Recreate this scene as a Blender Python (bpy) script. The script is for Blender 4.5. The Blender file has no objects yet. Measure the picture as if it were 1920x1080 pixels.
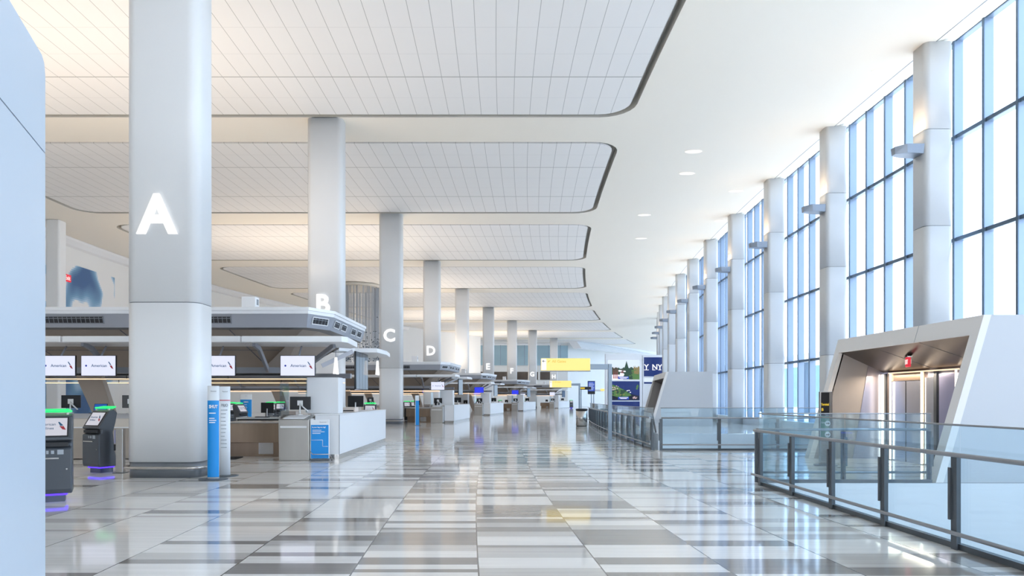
import bpy, math, random
from mathutils import Vector, Matrix
random.seed(7)
PI = math.pi
SC = bpy.context.scene
COL = SC.collection

# ------------------------------------------------------------------ camera
F = 1300.0                     # focal length in 1920-px pixels
EYE = 1.55
cam_d = bpy.data.cameras.new('camera')
cam = bpy.data.objects.new('camera', cam_d); COL.objects.link(cam)
cam.location = (0, 0, EYE); cam.rotation_euler = (PI/2, 0, 0)
cam_d.sensor_fit = 'HORIZONTAL'; cam_d.sensor_width = 36.0
cam_d.lens = 36.0*F/1920.0
cam_d.shift_x = (960-930)/1920.0
cam_d.shift_y = (748-540)/1920.0
cam_d.clip_start = 0.05; cam_d.clip_end = 2000
SC.camera = cam
# ------------------------------------------------------------------ sky
w = bpy.data.worlds.new('sky'); SC.world = w; w.use_nodes = True
nt = w.node_tree; bg = nt.nodes['Background']
tc = nt.nodes.new('ShaderNodeTexCoord'); sp = nt.nodes.new('ShaderNodeSeparateXYZ')
rp = nt.nodes.new('ShaderNodeValToRGB')
nt.links.new(tc.outputs['Generated'], sp.inputs[0]); nt.links.new(sp.outputs['Z'], rp.inputs[0])
rp.color_ramp.elements[0].position = 0.0; rp.color_ramp.elements[0].color = (0.85, 0.92, 1.0, 1)
rp.color_ramp.elements[1].position = 0.7; rp.color_ramp.elements[1].color = (0.78, 0.88, 1.0, 1)
nt.links.new(rp.outputs[0], bg.inputs['Color'])
bg.inputs['Strength'].default_value = 2.2
# ------------------------------------------------------------------ sun, along the outside of the glazing
sl = bpy.data.lights.new('sun', 'SUN'); sl.energy = 6.5; sl.angle = .02; sl.color = (1.0, .88, .72)
sun = bpy.data.objects.new('sun', sl); COL.objects.link(sun)
sun.rotation_euler = Vector((-.18, .8, .9)).to_track_quat('Z', 'Y').to_euler()
# ------------------------------------------------------------------ exposure
vs = SC.view_settings
SC.display_settings.display_device = 'sRGB'
vs.view_transform = 'Standard'; vs.look = 'None'; vs.gamma = 1.0; vs.use_curve_mapping = False
vs.exposure = 1.12
CEIL = 13.0
def area(name, loc, sx, sy, power, color, rot=(0, 0, 0), spread=PI):
    l = bpy.data.lights.new(name, 'AREA'); l.shape = 'RECTANGLE'; l.size = sx; l.size_y = sy
    l.energy = power; l.color = color; l.spread = spread
    o = bpy.data.objects.new(name, l); COL.objects.link(o); o.location = loc; o.rotation_euler = rot
    return o
# island origins (front hall-side corner), bearing
ISL = [((-4.0, 17.7), 0.0), ((-2.72, 44.8), -0.10), ((-0.55, 65.0), -0.18), ((3.45, 87.6), -0.27), ((10.2, 113.0), -0.36)]
UP = 420.0
# uplights lying on the canopy roofs of the check-in islands
for k, ((ox, oy), a) in enumerate(ISL):
    c = Matrix.Rotation(a, 2) @ Vector((-11.5, 3.75))
    area('canopy_uplight', (ox+c.x, oy+c.y, 4.15), 15, 3.0, UP*(1.0 if k < 2 else 1.1), (1.0, 0.84, 0.67), (PI, 0, a))

# ================================================================== helpers
class MB:
    def __init__(s): s.v = []; s.f = []; s.sm = []
    def add(s, vs_, fs, smooth=False):
        n = len(s.v); s.v += [tuple(v) for v in vs_]
        for f in fs: s.f.append(tuple(i+n for i in f)); s.sm.append(smooth)
        return s
    def box(s, x0, x1, y0, y1, z0, z1):
        return s.add([(x0,y0,z0),(x1,y0,z0),(x1,y1,z0),(x0,y1,z0),(x0,y0,z1),(x1,y0,z1),(x1,y1,z1),(x0,y1,z1)],
                     [(0,3,2,1),(4,5,6,7),(0,1,5,4),(1,2,6,5),(2,3,7,6),(3,0,4,7)])
    def bar(s, p, q, wd, ht, up=(0,0,1)):
        p, q, up = Vector(p), Vector(q), Vector(up); d = (q-p).normalized()
        if abs(d.dot(up)) > .99: up = Vector((1,0,0))
        r = d.cross(up).normalized(); u = r.cross(d).normalized()
        r *= wd/2; u *= ht/2
        return s.add([p-r-u,p+r-u,p+r+u,p-r+u,q-r-u,q+r-u,q+r+u,q-r+u],
                     [(0,1,2,3),(7,6,5,4),(4,5,1,0),(5,6,2,1),(6,7,3,2),(7,4,0,3)])
    def extrude(s, pts, vec, smooth=False):
        n = len(pts); vec = Vector(vec); a = [Vector(p) for p in pts]
        nrm = Vector((0,0,0))
        for i in range(n): nrm += a[i].cross(a[(i+1) % n])
        if nrm.dot(vec) > 0: a.reverse()
        s.add(a+[p+vec for p in a], [tuple(range(n)), tuple(range(2*n-1, n-1, -1))])
        base = len(s.v)-2*n
        for i in range(n):
            j = (i+1) % n
            s.f.append((base+j, base+i, base+n+i, base+n+j)); s.sm.append(smooth)
        return s
    def prism(s, poly, z0, z1, smooth=False):
        return s.extrude([(x, y, z0) for x, y in poly], (0, 0, z1-z0), smooth)
    def loft(s, rings, cap0=True, cap1=True, smooth=False):
        n = len(rings[0]); b = len(s.v)
        for r in rings: s.v += [tuple(p) for p in r]
        for k in range(len(rings)-1):
            for i in range(n):
                j = (i+1) % n
                s.f.append((b+k*n+i, b+k*n+j, b+(k+1)*n+j, b+(k+1)*n+i)); s.sm.append(smooth)
        if cap0: s.f.append(tuple(b+i for i in range(n-1, -1, -1))); s.sm.append(False)
        if cap1: s.f.append(tuple(b+(len(rings)-1)*n+i for i in range(n))); s.sm.append(False)
        return s
    def tube(s, pts, r, n=10, caps=True):
        P = [Vector(p) for p in pts]; rings = []
        up = Vector((0,0,1))
        for i, p in enumerate(P):
            d = (P[min(i+1, len(P)-1)]-P[max(i-1, 0)]).normalized()
            ref = up if abs(d.dot(up)) < .95 else Vector((1,0,0))
            a = d.cross(ref).normalized(); b = a.cross(d).normalized()
            rings.append([p+(a*math.cos(t)+b*math.sin(t))*r for t in [2*PI*k/n for k in range(n)]])
        return s.loft(rings, caps, caps, True)
    def lathe(s, prof, cx=0, cy=0, n=24, smooth=True):
        rings = [[(cx+r*math.cos(2*PI*k/n), cy+r*math.sin(2*PI*k/n), z) for k in range(n)] for r, z in prof]
        return s.loft(rings, True, True, smooth)
    def sphere(s, c, r, n=12, sc=(1,1,1)):
        prof = [(max(1e-4, math.sin(PI*i/n))*r, -math.cos(PI*i/n)*r) for i in range(n+1)]
        rings = [[(c[0]+q*math.cos(2*PI*k/n)*sc[0], c[1]+q*math.sin(2*PI*k/n)*sc[1], c[2]+z*sc[2]) for k in range(n)] for q, z in prof]
        return s.loft(rings, True, True, True)
    def xf(s, M):
        s.v = [tuple(M @ Vector(v)) for v in s.v]; return s
    def build(s, name, mat, parent=None, bevel=0, label=None, seg=2):
        me = bpy.data.meshes.new(name); me.from_pydata(s.v, [], s.f)
        me.polygons.foreach_set('use_smooth', s.sm); me.update()
        o = bpy.data.objects.new(name, me); COL.objects.link(o)
        me.materials.append(MAT[mat] if isinstance(mat, str) else mat)
        if parent: o.parent = parent
        if bevel:
            m = o.modifiers.new('bevel', 'BEVEL'); m.width = bevel; m.segments = seg; m.limit_method = 'ANGLE'; m.angle_limit = .6
        if label: o['label'] = label
        return o

def rrect(x0, x1, y0, y1, r, n=6):
    out = []
    for cx, cy, a0 in ((x1-r,y1-r,0),(x0+r,y1-r,PI/2),(x0+r,y0+r,PI),(x1-r,y0+r,1.5*PI)):
        for k in range(n+1):
            a = a0+k*PI/2/n; out.append((cx+r*math.cos(a), cy+r*math.sin(a)))
    return out
def thing(name, label, cat, loc=(0,0,0), rz=0, group=None):
    o = bpy.data.objects.new(name, None); COL.objects.link(o); o.empty_display_size = .1
    o.location = loc; o.rotation_euler = (0, 0, rz); o['label'] = label; o['category'] = cat
    if group: o['group'] = group
    return o
def tag(o, label, cat, group=None, loc=None, rz=None):
    o['label'] = label; o['category'] = cat
    if group: o['group'] = group
    if loc is not None: o.location = loc
    if rz is not None: o.rotation_euler = (0, 0, rz)
    return o
def struct(o): o['kind'] = 'structure'; return o
KIDS = {}
def kids(o): return [c for c in COL.objects if c.parent == o]
def copy_tree(o, kidmap, parent=None, skip=()):
    c = o.copy(); COL.objects.link(c)
    if parent: c.parent = parent
    for ch in kidmap.get(o.name, []):
        if ch.name.split('.')[0] not in skip: copy_tree(ch, kidmap, c, skip)
    return c
def kidmap():
    m = {}
    for o in COL.objects:
        if o.parent: m.setdefault(o.parent.name, []).append(o)
    return m
def flat_curve(name, outer, holes, mat, z):
    """flat sheet with holes, made into a mesh"""
    cu = bpy.data.curves.new(name, 'CURVE'); cu.dimensions = '2D'; cu.fill_mode = 'BOTH'
    for poly in [outer]+holes:
        sp_ = cu.splines.new('POLY'); sp_.points.add(len(poly)-1)
        for p, (x, y) in zip(sp_.points, poly): p.co = (x, y, 0, 1)
        sp_.use_cyclic_u = True
    t = bpy.data.objects.new('tmp', cu); COL.objects.link(t)
    dg = bpy.context.evaluated_depsgraph_get(); me = bpy.data.meshes.new_from_object(t.evaluated_get(dg))
    bpy.data.objects.remove(t); bpy.data.curves.remove(cu)
    me.name = name; me.materials.clear(); me.materials.append(MAT[mat])
    o = bpy.data.objects.new(name, me); COL.objects.link(o); o.location.z = z
    return o
TXT = {}
def text(name, s, size, mat, parent, loc, rot=(PI/2,0,0), ext=.002, bold=0.0, sx=1.0, align='CENTER', label=None, spacing=1.0):
    key = (s, size, ext, bold, align, spacing)
    if key not in TXT:
        cu = bpy.data.curves.new(name, 'FONT'); cu.body = s; cu.size = size; cu.extrude = ext; cu.offset = bold
        cu.align_x = align; cu.align_y = 'CENTER'; cu.resolution_u = 3; cu.space_character = spacing
        t = bpy.data.objects.new('tmp', cu); COL.objects.link(t)
        dg = bpy.context.evaluated_depsgraph_get(); TXT[key] = bpy.data.meshes.new_from_object(t.evaluated_get(dg))
        bpy.data.objects.remove(t); bpy.data.curves.remove(cu)
    me = TXT[key].copy(); me.name = name; me.materials.clear(); me.materials.append(MAT[mat])
    o = bpy.data.objects.new(name, me); COL.objects.link(o); o.parent = parent
    o.location = loc; o.rotation_euler = rot; o.scale = (sx, 1, 1)
    if label: o['label'] = label
    return o

# ================================================================== materials
MAT = {}
def pbr(name, col, rough=.5, metal=0, spec=.5, emit=None, es=0, noise=0, nscale=(5,5,5), bump=0):
    m = bpy.data.materials.new(name); m.use_nodes = True; n = m.node_tree.nodes; L = m.node_tree.links
    b = n['Principled BSDF']
    b.inputs['Base Color'].default_value = (*col, 1); b.inputs['Roughness'].default_value = rough
    b.inputs['Metallic'].default_value = metal; b.inputs['Specular IOR Level'].default_value = spec
    if emit: b.inputs['Emission Color'].default_value = (*emit, 1); b.inputs['Emission Strength'].default_value = es
    if noise or bump:
        t = n.new('ShaderNodeTexCoord'); mp = n.new('ShaderNodeMapping'); mp.inputs['Scale'].default_value = nscale
        nz = n.new('ShaderNodeTexNoise'); nz.inputs['Scale'].default_value = 1; nz.inputs['Detail'].default_value = 3
        L.new(t.outputs['Object'], mp.inputs[0]); L.new(mp.outputs[0], nz.inputs['Vector'])
        if noise:
            mx = n.new('ShaderNodeMix'); mx.data_type = 'RGBA'
            mx.inputs['A'].default_value = (*[c*(1-noise) for c in col], 1)
            mx.inputs['B'].default_value = (*[min(1, c*(1+noise)) for c in col], 1)
            L.new(nz.outputs[0], mx.inputs['Factor']); L.new(mx.outputs['Result'], b.inputs['Base Color'])
        if bump:
            bp = n.new('ShaderNodeBump'); bp.inputs['Strength'].default_value = bump; bp.inputs['Distance'].default_value = .01
            L.new(nz.outputs[0], bp.inputs['Height']); L.new(bp.outputs[0], b.inputs['Normal'])
    MAT[name] = m; return m
def glow(name, col, st):
    return pbr(name, tuple(min(.8, c)*.12 for c in col), .4, emit=col, es=st*.50)
def pane(name, tint, refl=.9, haze=0.0, hazecol=(.6,.75,.9)):
    m = bpy.data.materials.new(name); m.use_nodes = True; n = m.node_tree.nodes; L = m.node_tree.links
    n.remove(n['Principled BSDF']); out = n['Material Output']
    tr = n.new('ShaderNodeBsdfTransparent'); tr.inputs[0].default_value = (*tint, 1)
    gl = n.new('ShaderNodeBsdfGlossy'); gl.inputs['Roughness'].default_value = .02; gl.inputs[0].default_value = (refl,)*3+(1,)
    fr = n.new('ShaderNodeFresnel'); ge = n.new('ShaderNodeNewGeometry')      # same reflectance from both faces of a pane
    io = n.new('ShaderNodeMapRange'); io.inputs['To Min'].default_value = 1.35; io.inputs['To Max'].default_value = 1/1.35
    L.new(ge.outputs['Backfacing'], io.inputs['Value']); L.new(io.outputs[0], fr.inputs[0])
    mx = n.new('ShaderNodeMixShader')
    L.new(fr.outputs[0], mx.inputs[0]); L.new(tr.outputs[0], mx.inputs[1]); L.new(gl.outputs[0], mx.inputs[2])
    last = mx
    if haze:
        df = n.new('ShaderNodeBsdfDiffuse'); df.inputs[0].default_value = (*hazecol, 1)
        m2 = n.new('ShaderNodeMixShader'); m2.inputs[0].default_value = haze
        L.new(mx.outputs[0], m2.inputs[1]); L.new(df.outputs[0], m2.inputs[2]); last = m2
    L.new(last.outputs[0], out.inputs[0]); MAT[name] = m; return m

pbr('white_panel', (.80,.81,.83), .35, noise=.02, nscale=(.5,.5,.5))
pbr('column_white', (.78,.79,.80), .3, noise=.02, nscale=(.6,.6,.3))
pbr('plaster', (.94,.88,.78), .6, noise=.015, nscale=(.2,.2,.2))
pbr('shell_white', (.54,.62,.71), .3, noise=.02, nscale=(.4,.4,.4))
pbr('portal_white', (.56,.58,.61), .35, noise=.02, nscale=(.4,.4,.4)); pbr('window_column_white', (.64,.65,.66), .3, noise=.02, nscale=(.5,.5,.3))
pbr('seam', (.18,.19,.21), .6)
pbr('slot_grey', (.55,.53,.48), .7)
pbr('wall_white', (.80,.80,.79), .6, noise=.02, nscale=(.3,.3,.3))
pbr('base_grey', (.20,.22,.25), .3, .6, noise=.1, nscale=(2,2,8))
pbr('steel', (.55,.53,.51), .25, .95, noise=.08, nscale=(1,1,30))
pbr('bronze_steel', (.36,.27,.20), .3, .8, noise=.15, nscale=(6,1,.6))
pbr('bag_steel', (.52,.50,.47), .35, .8, noise=.08, nscale=(4,4,.6))
pbr('rail_grey', (.33,.34,.36), .3, .7)
pbr('post_grey', (.10,.115,.13), .4, .4)
pbr('gantry_grey', (.30,.37,.45), .4, .3)
pbr('mullion_blue', (.26,.33,.43), .3, .4)
pbr('mullion_edge', (.11,.16,.22), .35, .5)
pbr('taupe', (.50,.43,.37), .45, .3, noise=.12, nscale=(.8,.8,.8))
pbr('tan_front', (.42,.37,.32), .4, .3, noise=.08, nscale=(1,1,6))
pbr('tan_light', (.66,.60,.53), .4, noise=.04, nscale=(1,1,6))
pbr('fascia_grey', (.36,.38,.43), .35, .4)
pbr('canopy_white', (.82,.83,.85), .35)
pbr('dark_grille', (.02,.02,.025), .6)
pbr('louver', (.25,.27,.3), .4, .5)
pbr('black_plastic', (.012,.013,.016), .35)
pbr('kiosk_grey', (.075,.085,.10), .35, .3)
pbr('kiosk_silver', (.55,.57,.60), .35, .4)
pbr('white_plastic', (.82,.82,.82), .4)
pbr('mat_black', (.03,.03,.03), .8, bump=.4, nscale=(60,60,60))
pbr('beige', (.72,.62,.55), .5)
pbr('mirror_dark', (.11,.15,.20), .1, .8)
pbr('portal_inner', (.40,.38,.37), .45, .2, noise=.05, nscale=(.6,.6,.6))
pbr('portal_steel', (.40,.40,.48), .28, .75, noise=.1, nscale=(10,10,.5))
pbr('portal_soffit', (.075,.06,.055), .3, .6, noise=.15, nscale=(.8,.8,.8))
pbr('elevator_steel', (.50,.53,.62), .22, .9, noise=.06, nscale=(14,14,.4))
pbr('escalator_dark', (.05,.055,.06), .4)
pbr('concrete', (.55,.57,.6), .8, noise=.1)
pbr('outside_teal', (.20,.36,.42), .3, noise=.25, nscale=(.15,.15,.5))
pbr('outside_white', (.7,.74,.78), .5)
pbr('retail_brown', (.10,.075,.06), .5, noise=.5, nscale=(.8,.8,.8))
pbr('frosted_blue', (.36,.52,.60), .2, noise=.12, nscale=(.15,.15,.4))
pbr('poster_blue', (.0,.27,.72), .4)
pbr('poster_white', (.80,.84,.88), .4)
pbr('ink_navy', (.02,.05,.16), .5)
pbr('ink_white', (.9,.9,.9), .5)
pbr('ink_grey', (.35,.38,.42), .5)
pbr('ink_red', (.55,.03,.05), .5)
pbr('sign_black', (.012,.012,.014), .3)
pbr('sign_green', (.02,.20,.14), .4)
pbr('strand', (.42,.47,.54), .3, .4)
glow('letter_white', (1.0,1.0,1.0), .95)
glow('screen_white', (.76,.79,1.0), .9)
glow('screen_blue', (.03,.05,.85), .9)
glow('screen_ink', (.02,.16,.34), .35)
glow('screen_red', (.55,.04,.06), .4)
glow('screen_dot', (.02,.05,.45), .6)
glow('kiosk_screen', (.78,.78,.88), .62)
glow('laptop_blue', (.02,.12,.5), .7)
glow('green_light', (.02,1.0,.22), 1.0)
glow('blue_light', (.06,.02,1.0), 3.0)
glow('warm_strip', (1.0,.66,.40), 1.7)
glow('warm_white', (1.0,.83,.64), 5.0)
glow('sign_yellow', (1.0,.76,.24), 1.0)
glow('sign_lit_white', (1.0,.98,.92), 1.0)
glow('exit_red', (.85,.03,.06), .8)
glow('exit_white', (1.0,.75,.72), 1.0)
glow('yellow_ink', (.9,.62,.05), .8)
glow('yellow_dim', (.80,.55,.08), .8)
glow('light_patch_white', (1.0,.97,.92), .92)
glow('led_navy', (.006,.025,.17), .8)
glow('led_sky', (.70,.80,.92), .9)
glow('led_dark_green', (.03,.09,.05), .6)
glow('led_green', (.10,.24,.06), .7)
glow('led_olive', (.35,.27,.10), .6)
glow('led_red', (.45,.04,.06), .7)
glow('led_pink', (.70,.50,.52), .7)
glow('led_black', (.006,.010,.03), .6)
glow('led_white', (.95,.95,1.0), .9)
glow('led_blue', (.02,.08,.55), .8)
pane('window_glass', (.86,.92,.99))
pane('rail_glass', (.86,.94,.975), haze=.03, hazecol=(.65,.8,.95))
pane('guard_glass', (.86,.93,.96))

def nodes(name):
    m = bpy.data.materials.new(name); m.use_nodes = True; MAT[name] = m
    n = m.node_tree.nodes; L = m.node_tree.links
    def math_(op, a, b=None, c=None, clamp=False):
        x = n.new('ShaderNodeMath'); x.operation = op; x.use_clamp = clamp
        for i, v in enumerate((a, b, c)):
            if v is None: continue
            if isinstance(v, (int, float)): x.inputs[i].default_value = v
            else: L.new(v, x.inputs[i])
        return x.outputs[0]
    g = n.new('ShaderNodeNewGeometry'); s = n.new('ShaderNodeSeparateXYZ'); L.new(g.outputs['Position'], s.inputs[0])
    return m, n, L, math_, s.outputs[0], s.outputs[1], s.outputs[2], n['Principled BSDF']
def rgbmix(n, L, fac, a, b):
    mx = n.new('ShaderNodeMix'); mx.data_type = 'RGBA'
    L.new(fac, mx.inputs['Factor'])
    for k, v in (('A', a), ('B', b)):
        if isinstance(v, tuple): mx.inputs[k].default_value = (*v, 1)
        else: L.new(v, mx.inputs[k])
    return mx.outputs['Result']
def comb(n, L, x, y, z=0.0):
    c = n.new('ShaderNodeCombineXYZ')
    for i, v in enumerate((x, y, z)):
        if isinstance(v, (int, float)): c.inputs[i].default_value = v
        else: L.new(v, c.inputs[i])
    return c.outputs[0]
def wnoise(n, L, vec):
    x = n.new('ShaderNodeTexWhiteNoise'); x.noise_dimensions = '3D'; L.new(vec, x.inputs['Vector']); return x.outputs['Value']
# --- floor: polished stone in curved lanes of cross bands
m, n, L, ma, X, Y, Z, b = nodes('floor_stone')
dy = ma('SUBTRACT', Y, 17.0); arc = ma('DIVIDE', ma('MULTIPLY', dy, dy), 520.0)
u0 = ma('SUBTRACT', X, arc); u = ma('DIVIDE', ma('ADD', u0, 0.38), 1.13)
lane = ma('FLOOR', u); fu = ma('FRACT', u)
off = wnoise(n, L, comb(n, L, lane, 3.7, 1.0))
v = ma('ADD', ma('DIVIDE', Y, 0.29), ma('MULTIPLY', off, 7.0)); row = ma('FLOOR', v); fv = ma('FRACT', v)
r1 = wnoise(n, L, comb(n, L, lane, row, 0.0))
thin = wnoise(n, L, comb(n, L, lane, row, 9.0))
isthin = ma('MULTIPLY', ma('LESS_THAN', thin, 0.3), ma('LESS_THAN', fv, 0.4))
r2 = wnoise(n, L, comb(n, L, lane, row, 5.0))
r = ma('ADD', ma('MULTIPLY', r1, ma('SUBTRACT', 1.0, isthin)), ma('MULTIPLY', r2, isthin))
# share of dark bands falls away from the middle lanes
cd = ma('DIVIDE', ma('ABSOLUTE', ma('SUBTRACT', lane, 0.3)), 6.2)
pd = ma('SUBTRACT', 0.46, ma('MULTIPLY', cd, 0.62)); pd = ma('MAXIMUM', pd, 0.05)
dark = ma('LESS_THAN', r, pd); mid = ma('LESS_THAN', r, ma('ADD', pd, 0.18))
c1 = rgbmix(n, L, mid, (.80,.775,.74), (.56,.535,.505))
c2 = rgbmix(n, L, dark, c1, (.27,.25,.235))
nz = n.new('ShaderNodeTexNoise'); nz.inputs['Scale'].default_value = 1; nz.inputs['Detail'].default_value = 4
L.new(comb(n, L, ma('MULTIPLY', X, .5), ma('MULTIPLY', Y, 14.0), lane), nz.inputs['Vector'])
mul = n.new('ShaderNodeMix'); mul.data_type = 'RGBA'; mul.blend_type = 'MULTIPLY'; mul.inputs['Factor'].default_value = .35
L.new(c2, mul.inputs['A']); L.new(nz.outputs[0], mul.inputs['B'])
sc_ = n.new('ShaderNodeMix'); sc_.data_type = 'RGBA'; sc_.blend_type = 'MULTIPLY'; sc_.inputs['Factor'].default_value = 1
L.new(mul.outputs['Result'], sc_.inputs['A']); sc_.inputs['B'].default_value = (1.22,1.22,1.22,1)
joint = ma('LESS_THAN', ma('MINIMUM', fu, ma('SUBTRACT', 1.0, fu)), 0.006)
col = rgbmix(n, L, joint, sc_.outputs['Result'], (.16,.15,.14))
L.new(col, b.inputs['Base Color']); b.inputs['Roughness'].default_value = .075; b.inputs['Specular IOR Level'].default_value = .75
nb = n.new('ShaderNodeTexNoise'); nb.inputs['Scale'].default_value = 1
L.new(comb(n, L, ma('MULTIPLY', X, 1.3), ma('MULTIPLY', Y, 1.3)), nb.inputs['Vector'])
bp = n.new('ShaderNodeBump'); bp.inputs['Strength'].default_value = .03; bp.inputs['Distance'].default_value = .04
L.new(nb.outputs[0], bp.inputs['Height']); L.new(bp.outputs[0], b.inputs['Normal'])
# --- ceiling panel tiles
m, n, L, ma, X, Y, Z, b = nodes('ceiling_tile')
dy = ma('SUBTRACT', Y, 22.0); u = ma('DIVIDE', ma('SUBTRACT', X, ma('DIVIDE', ma('MULTIPLY', dy, dy), 630.0)), 0.65)
fu = ma('FRACT', u)
ly = ma('MODULO', ma('SUBTRACT', ma('ADD', Y, 146.0), 13.6+2.7), 14.6)
def near(c, wd): return ma('LESS_THAN', ma('ABSOLUTE', ma('SUBTRACT', ly, c)), wd)
lines = ma('LESS_THAN', ma('MINIMUM', fu, ma('SUBTRACT', 1.0, fu)), 0.014)
for c_, w_ in ((3.45,.03),(8.4,.03)): lines = ma('MAXIMUM', lines, near(c_, w_))
faint = near(5.1, .008)
for c_ in (1.7, 6.75, 10.1): faint = ma('MAXIMUM', faint, near(c_, .008))
c1 = rgbmix(n, L, lines, (.90,.885,.87), (.46,.45,.44)); c2 = rgbmix(n, L, faint, c1, (.72,.71,.70))
L.new(c2, b.inputs['Base Color']); b.inputs['Roughness'].default_value = .55
# --- abstract mosaic on the rear wall
m, n, L, ma, X, Y, Z, b = nodes('mosaic_art')
nz = n.new('ShaderNodeTexNoise'); nz.inputs['Scale'].default_value = 1; nz.inputs['Detail'].default_value = 1.5
L.new(comb(n, L, ma('MULTIPLY', ma('FLOOR', ma('MULTIPLY', Y, 7.0)), .034), ma('ADD', 7.3, ma('MULTIPLY', ma('FLOOR', ma('MULTIPLY', Z, 7.0)), .034))), nz.inputs['Vector'])
cr = n.new('ShaderNodeValToRGB'); L.new(nz.outputs[0], cr.inputs[0]); e = cr.color_ramp.elements
e[0].position = .38; e[0].color = (.05,.13,.30,1); e[1].position = .56; e[1].color = (.80,.80,.80,1)
k = e.new(.46); k.color = (.16,.33,.52,1); k = e.new(.50); k.color = (.40,.58,.74,1); k = e.new(.515); k.color = (.80,.80,.81,1)
L.new(cr.outputs[0], b.inputs['Base Color']); b.inputs['Roughness'].default_value = .35

# ================================================================== plan curves of the hall
COLY = [13.6+14.6*k for k in range(9)]
COLX = [-7.29, -7.70, -7.24, -6.05, -4.26, -1.67, 1.63, 5.40, 10.2]      # left edge of each lettered column
def xw(y): return 13.75+(y-20.0)**2/680.0                                   # hall-side edge of the window columns
def xr(y): return 4.8+max(0, (y-19.0))**2/500.0                              # balustrade line
def xb(y): return -30.5+max(0.0, y-50.0)**2/220.0                            # rear wall
def xpr(y): return 5.45+(y-22.0)**2/630.0
def xpl(y): return -25.7+(y-35.0)**2/520.0
def slope(f, y): return math.atan((f(y+.5)-f(y-.5)))
YR = lambda a, b_, s_: [a+(b_-a)*i/s_ for i in range(s_+1)]

# ================================================================== floor
hole1 = [(4.86,-9),(14.6,-9),(14.6,12.78),(4.86,12.78)]
hole2 = [(4.9,21.0),(12.3,21.0),(12.3,31.0),(7.25,31.0),(7.6,36.0),(8.2,40.0),(9.2,47.0)]+[(xr(y)+.06,y) for y in (47.0,43.0,39.0,35.0,31.0,27.0)]
fl = flat_curve('floor', [(-46,-16)]+[(xw(y)+1.7,y) for y in YR(-16,110,40)]+[(42,135),(42,190),(-46,190)], [hole1, hole2], 'floor_stone', 0.0); struct(fl)
f = MB()
def skirt(poly, z0, z1):
    for i in range(len(poly)):
        (x0,y0),(x1,y1) = poly[i], poly[(i+1) % len(poly)]
        f.add([(x0,y0,z0),(x1,y1,z0),(x1,y1,z1),(x0,y0,z1)], [(0,1,2,3)])
skirt(hole1, -6, -.004); skirt(hole2, -6, -.004)
struct(f.build('trim_1', 'white_panel'))
struct(MB().box(-46,60,-22,60,-6.2,-6.0).build('floor_lower', 'concrete'))
# ================================================================== ceiling
def panel_poly(y0, y1, inset, r=1.3):
    """rounded plan of one ceiling field, sides following the curve of the hall"""
    def pt(fx, y, dx): return (fx(y)+dx, y)
    a, b_ = y0+inset, y1-inset; r = r-inset*.7; out = []
    def arc(cx, cy, a0):
        for k in range(7):
            t = a0+k*PI/12; out.append((cx+r*math.cos(t), cy+r*math.sin(t)))
    XR = lambda y: xpr(y)-inset; XL = lambda y: xpl(y)+inset
    arc(XL(a+r)+r, a+r, PI)
    arc(XR(a+r)-r, a+r, 1.5*PI)
    for y in YR(a+r, b_-r, 5)[1:-1]: out.append((XR(y), y))
    arc(XR(b_-r)-r, b_-r, 0)
    arc(XL(b_-r)+r, b_-r, PI/2)
    for y in reversed(YR(a+r, b_-r, 5)[1:-1]): out.append((XL(y), y))
    return out
PY = [(max(-9.0, 13.6+14.6*k+2.7), 13.6+14.6*k+14.6) for k in range(-1, 9)]
edge = [(xw(y)+.35, y) for y in YR(-16, 190, 60)]
ce = flat_curve('ceiling', [(-46,-16)]+edge+[(-46,190)], [panel_poly(a,b_,0) for a, b_ in PY], 'plaster', CEIL); struct(ce)
for k, (a, b_) in enumerate(PY):
    p = panel_poly(a, b_, .24); q = panel_poly(a, b_, 0)
    MB().prism(p, CEIL+.02-CEIL, CEIL+.10-CEIL).build('ceiling_panel', 'ceiling_tile', ce)
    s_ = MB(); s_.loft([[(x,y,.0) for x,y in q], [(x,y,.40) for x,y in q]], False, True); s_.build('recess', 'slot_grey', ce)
MB().prism([(-46,-16)]+[(xw(y)+1.7, y) for y in YR(-16,190,40)]+[(-46,190)], .42, .6).build('roof_deck', 'concrete', ce)
# sloping soffit between ceiling and window head
so = MB(); ys = YR(-16, 130, 60)
so.v = [(xw(y)+.35, y, CEIL) for y in ys]+[(xw(y)+1.5, y, CEIL+.32) for y in ys]
for i in range(len(ys)-1): so.f.append((i, i+1, len(ys)+i+1, len(ys)+i)); so.sm.append(True)
struct(so.build('trim_2', 'plaster'))
m_ = MB(); ys = YR(-16, 130, 60); N = len(ys)
m_.v = [(xw(y)+.33, y, CEIL-.004) for y in ys]+[(xw(y)+.36, y, CEIL-.004) for y in ys]
for i in range(N-1): m_.f.append((i,N+i,N+i+1,i+1)); m_.sm.append(False)
struct(m_.build('trim_10', 'louver'))
# glowing discs that paint bright patches of light on the plain ceiling
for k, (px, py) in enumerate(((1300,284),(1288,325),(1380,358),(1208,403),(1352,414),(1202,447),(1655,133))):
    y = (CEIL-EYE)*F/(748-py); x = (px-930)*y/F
    o = MB().lathe([(.40,0),(.40,.04)], n=20).build('ceiling_light_patch', 'light_patch_white'); o.scale = (1,.5,1)
    tag(o, ['white oval light patch on the ceiling, %s' % s for s in
            ('left of the third window column','just beyond the nearest oval patch towards the middle','beside the fourth window column head',
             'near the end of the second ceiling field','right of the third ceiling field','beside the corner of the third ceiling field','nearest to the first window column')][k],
        'ceiling lamp', 'oval light patches on the ceiling', (x, y, CEIL-.022))  # discs paint bright patches of light, no lamps here

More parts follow.
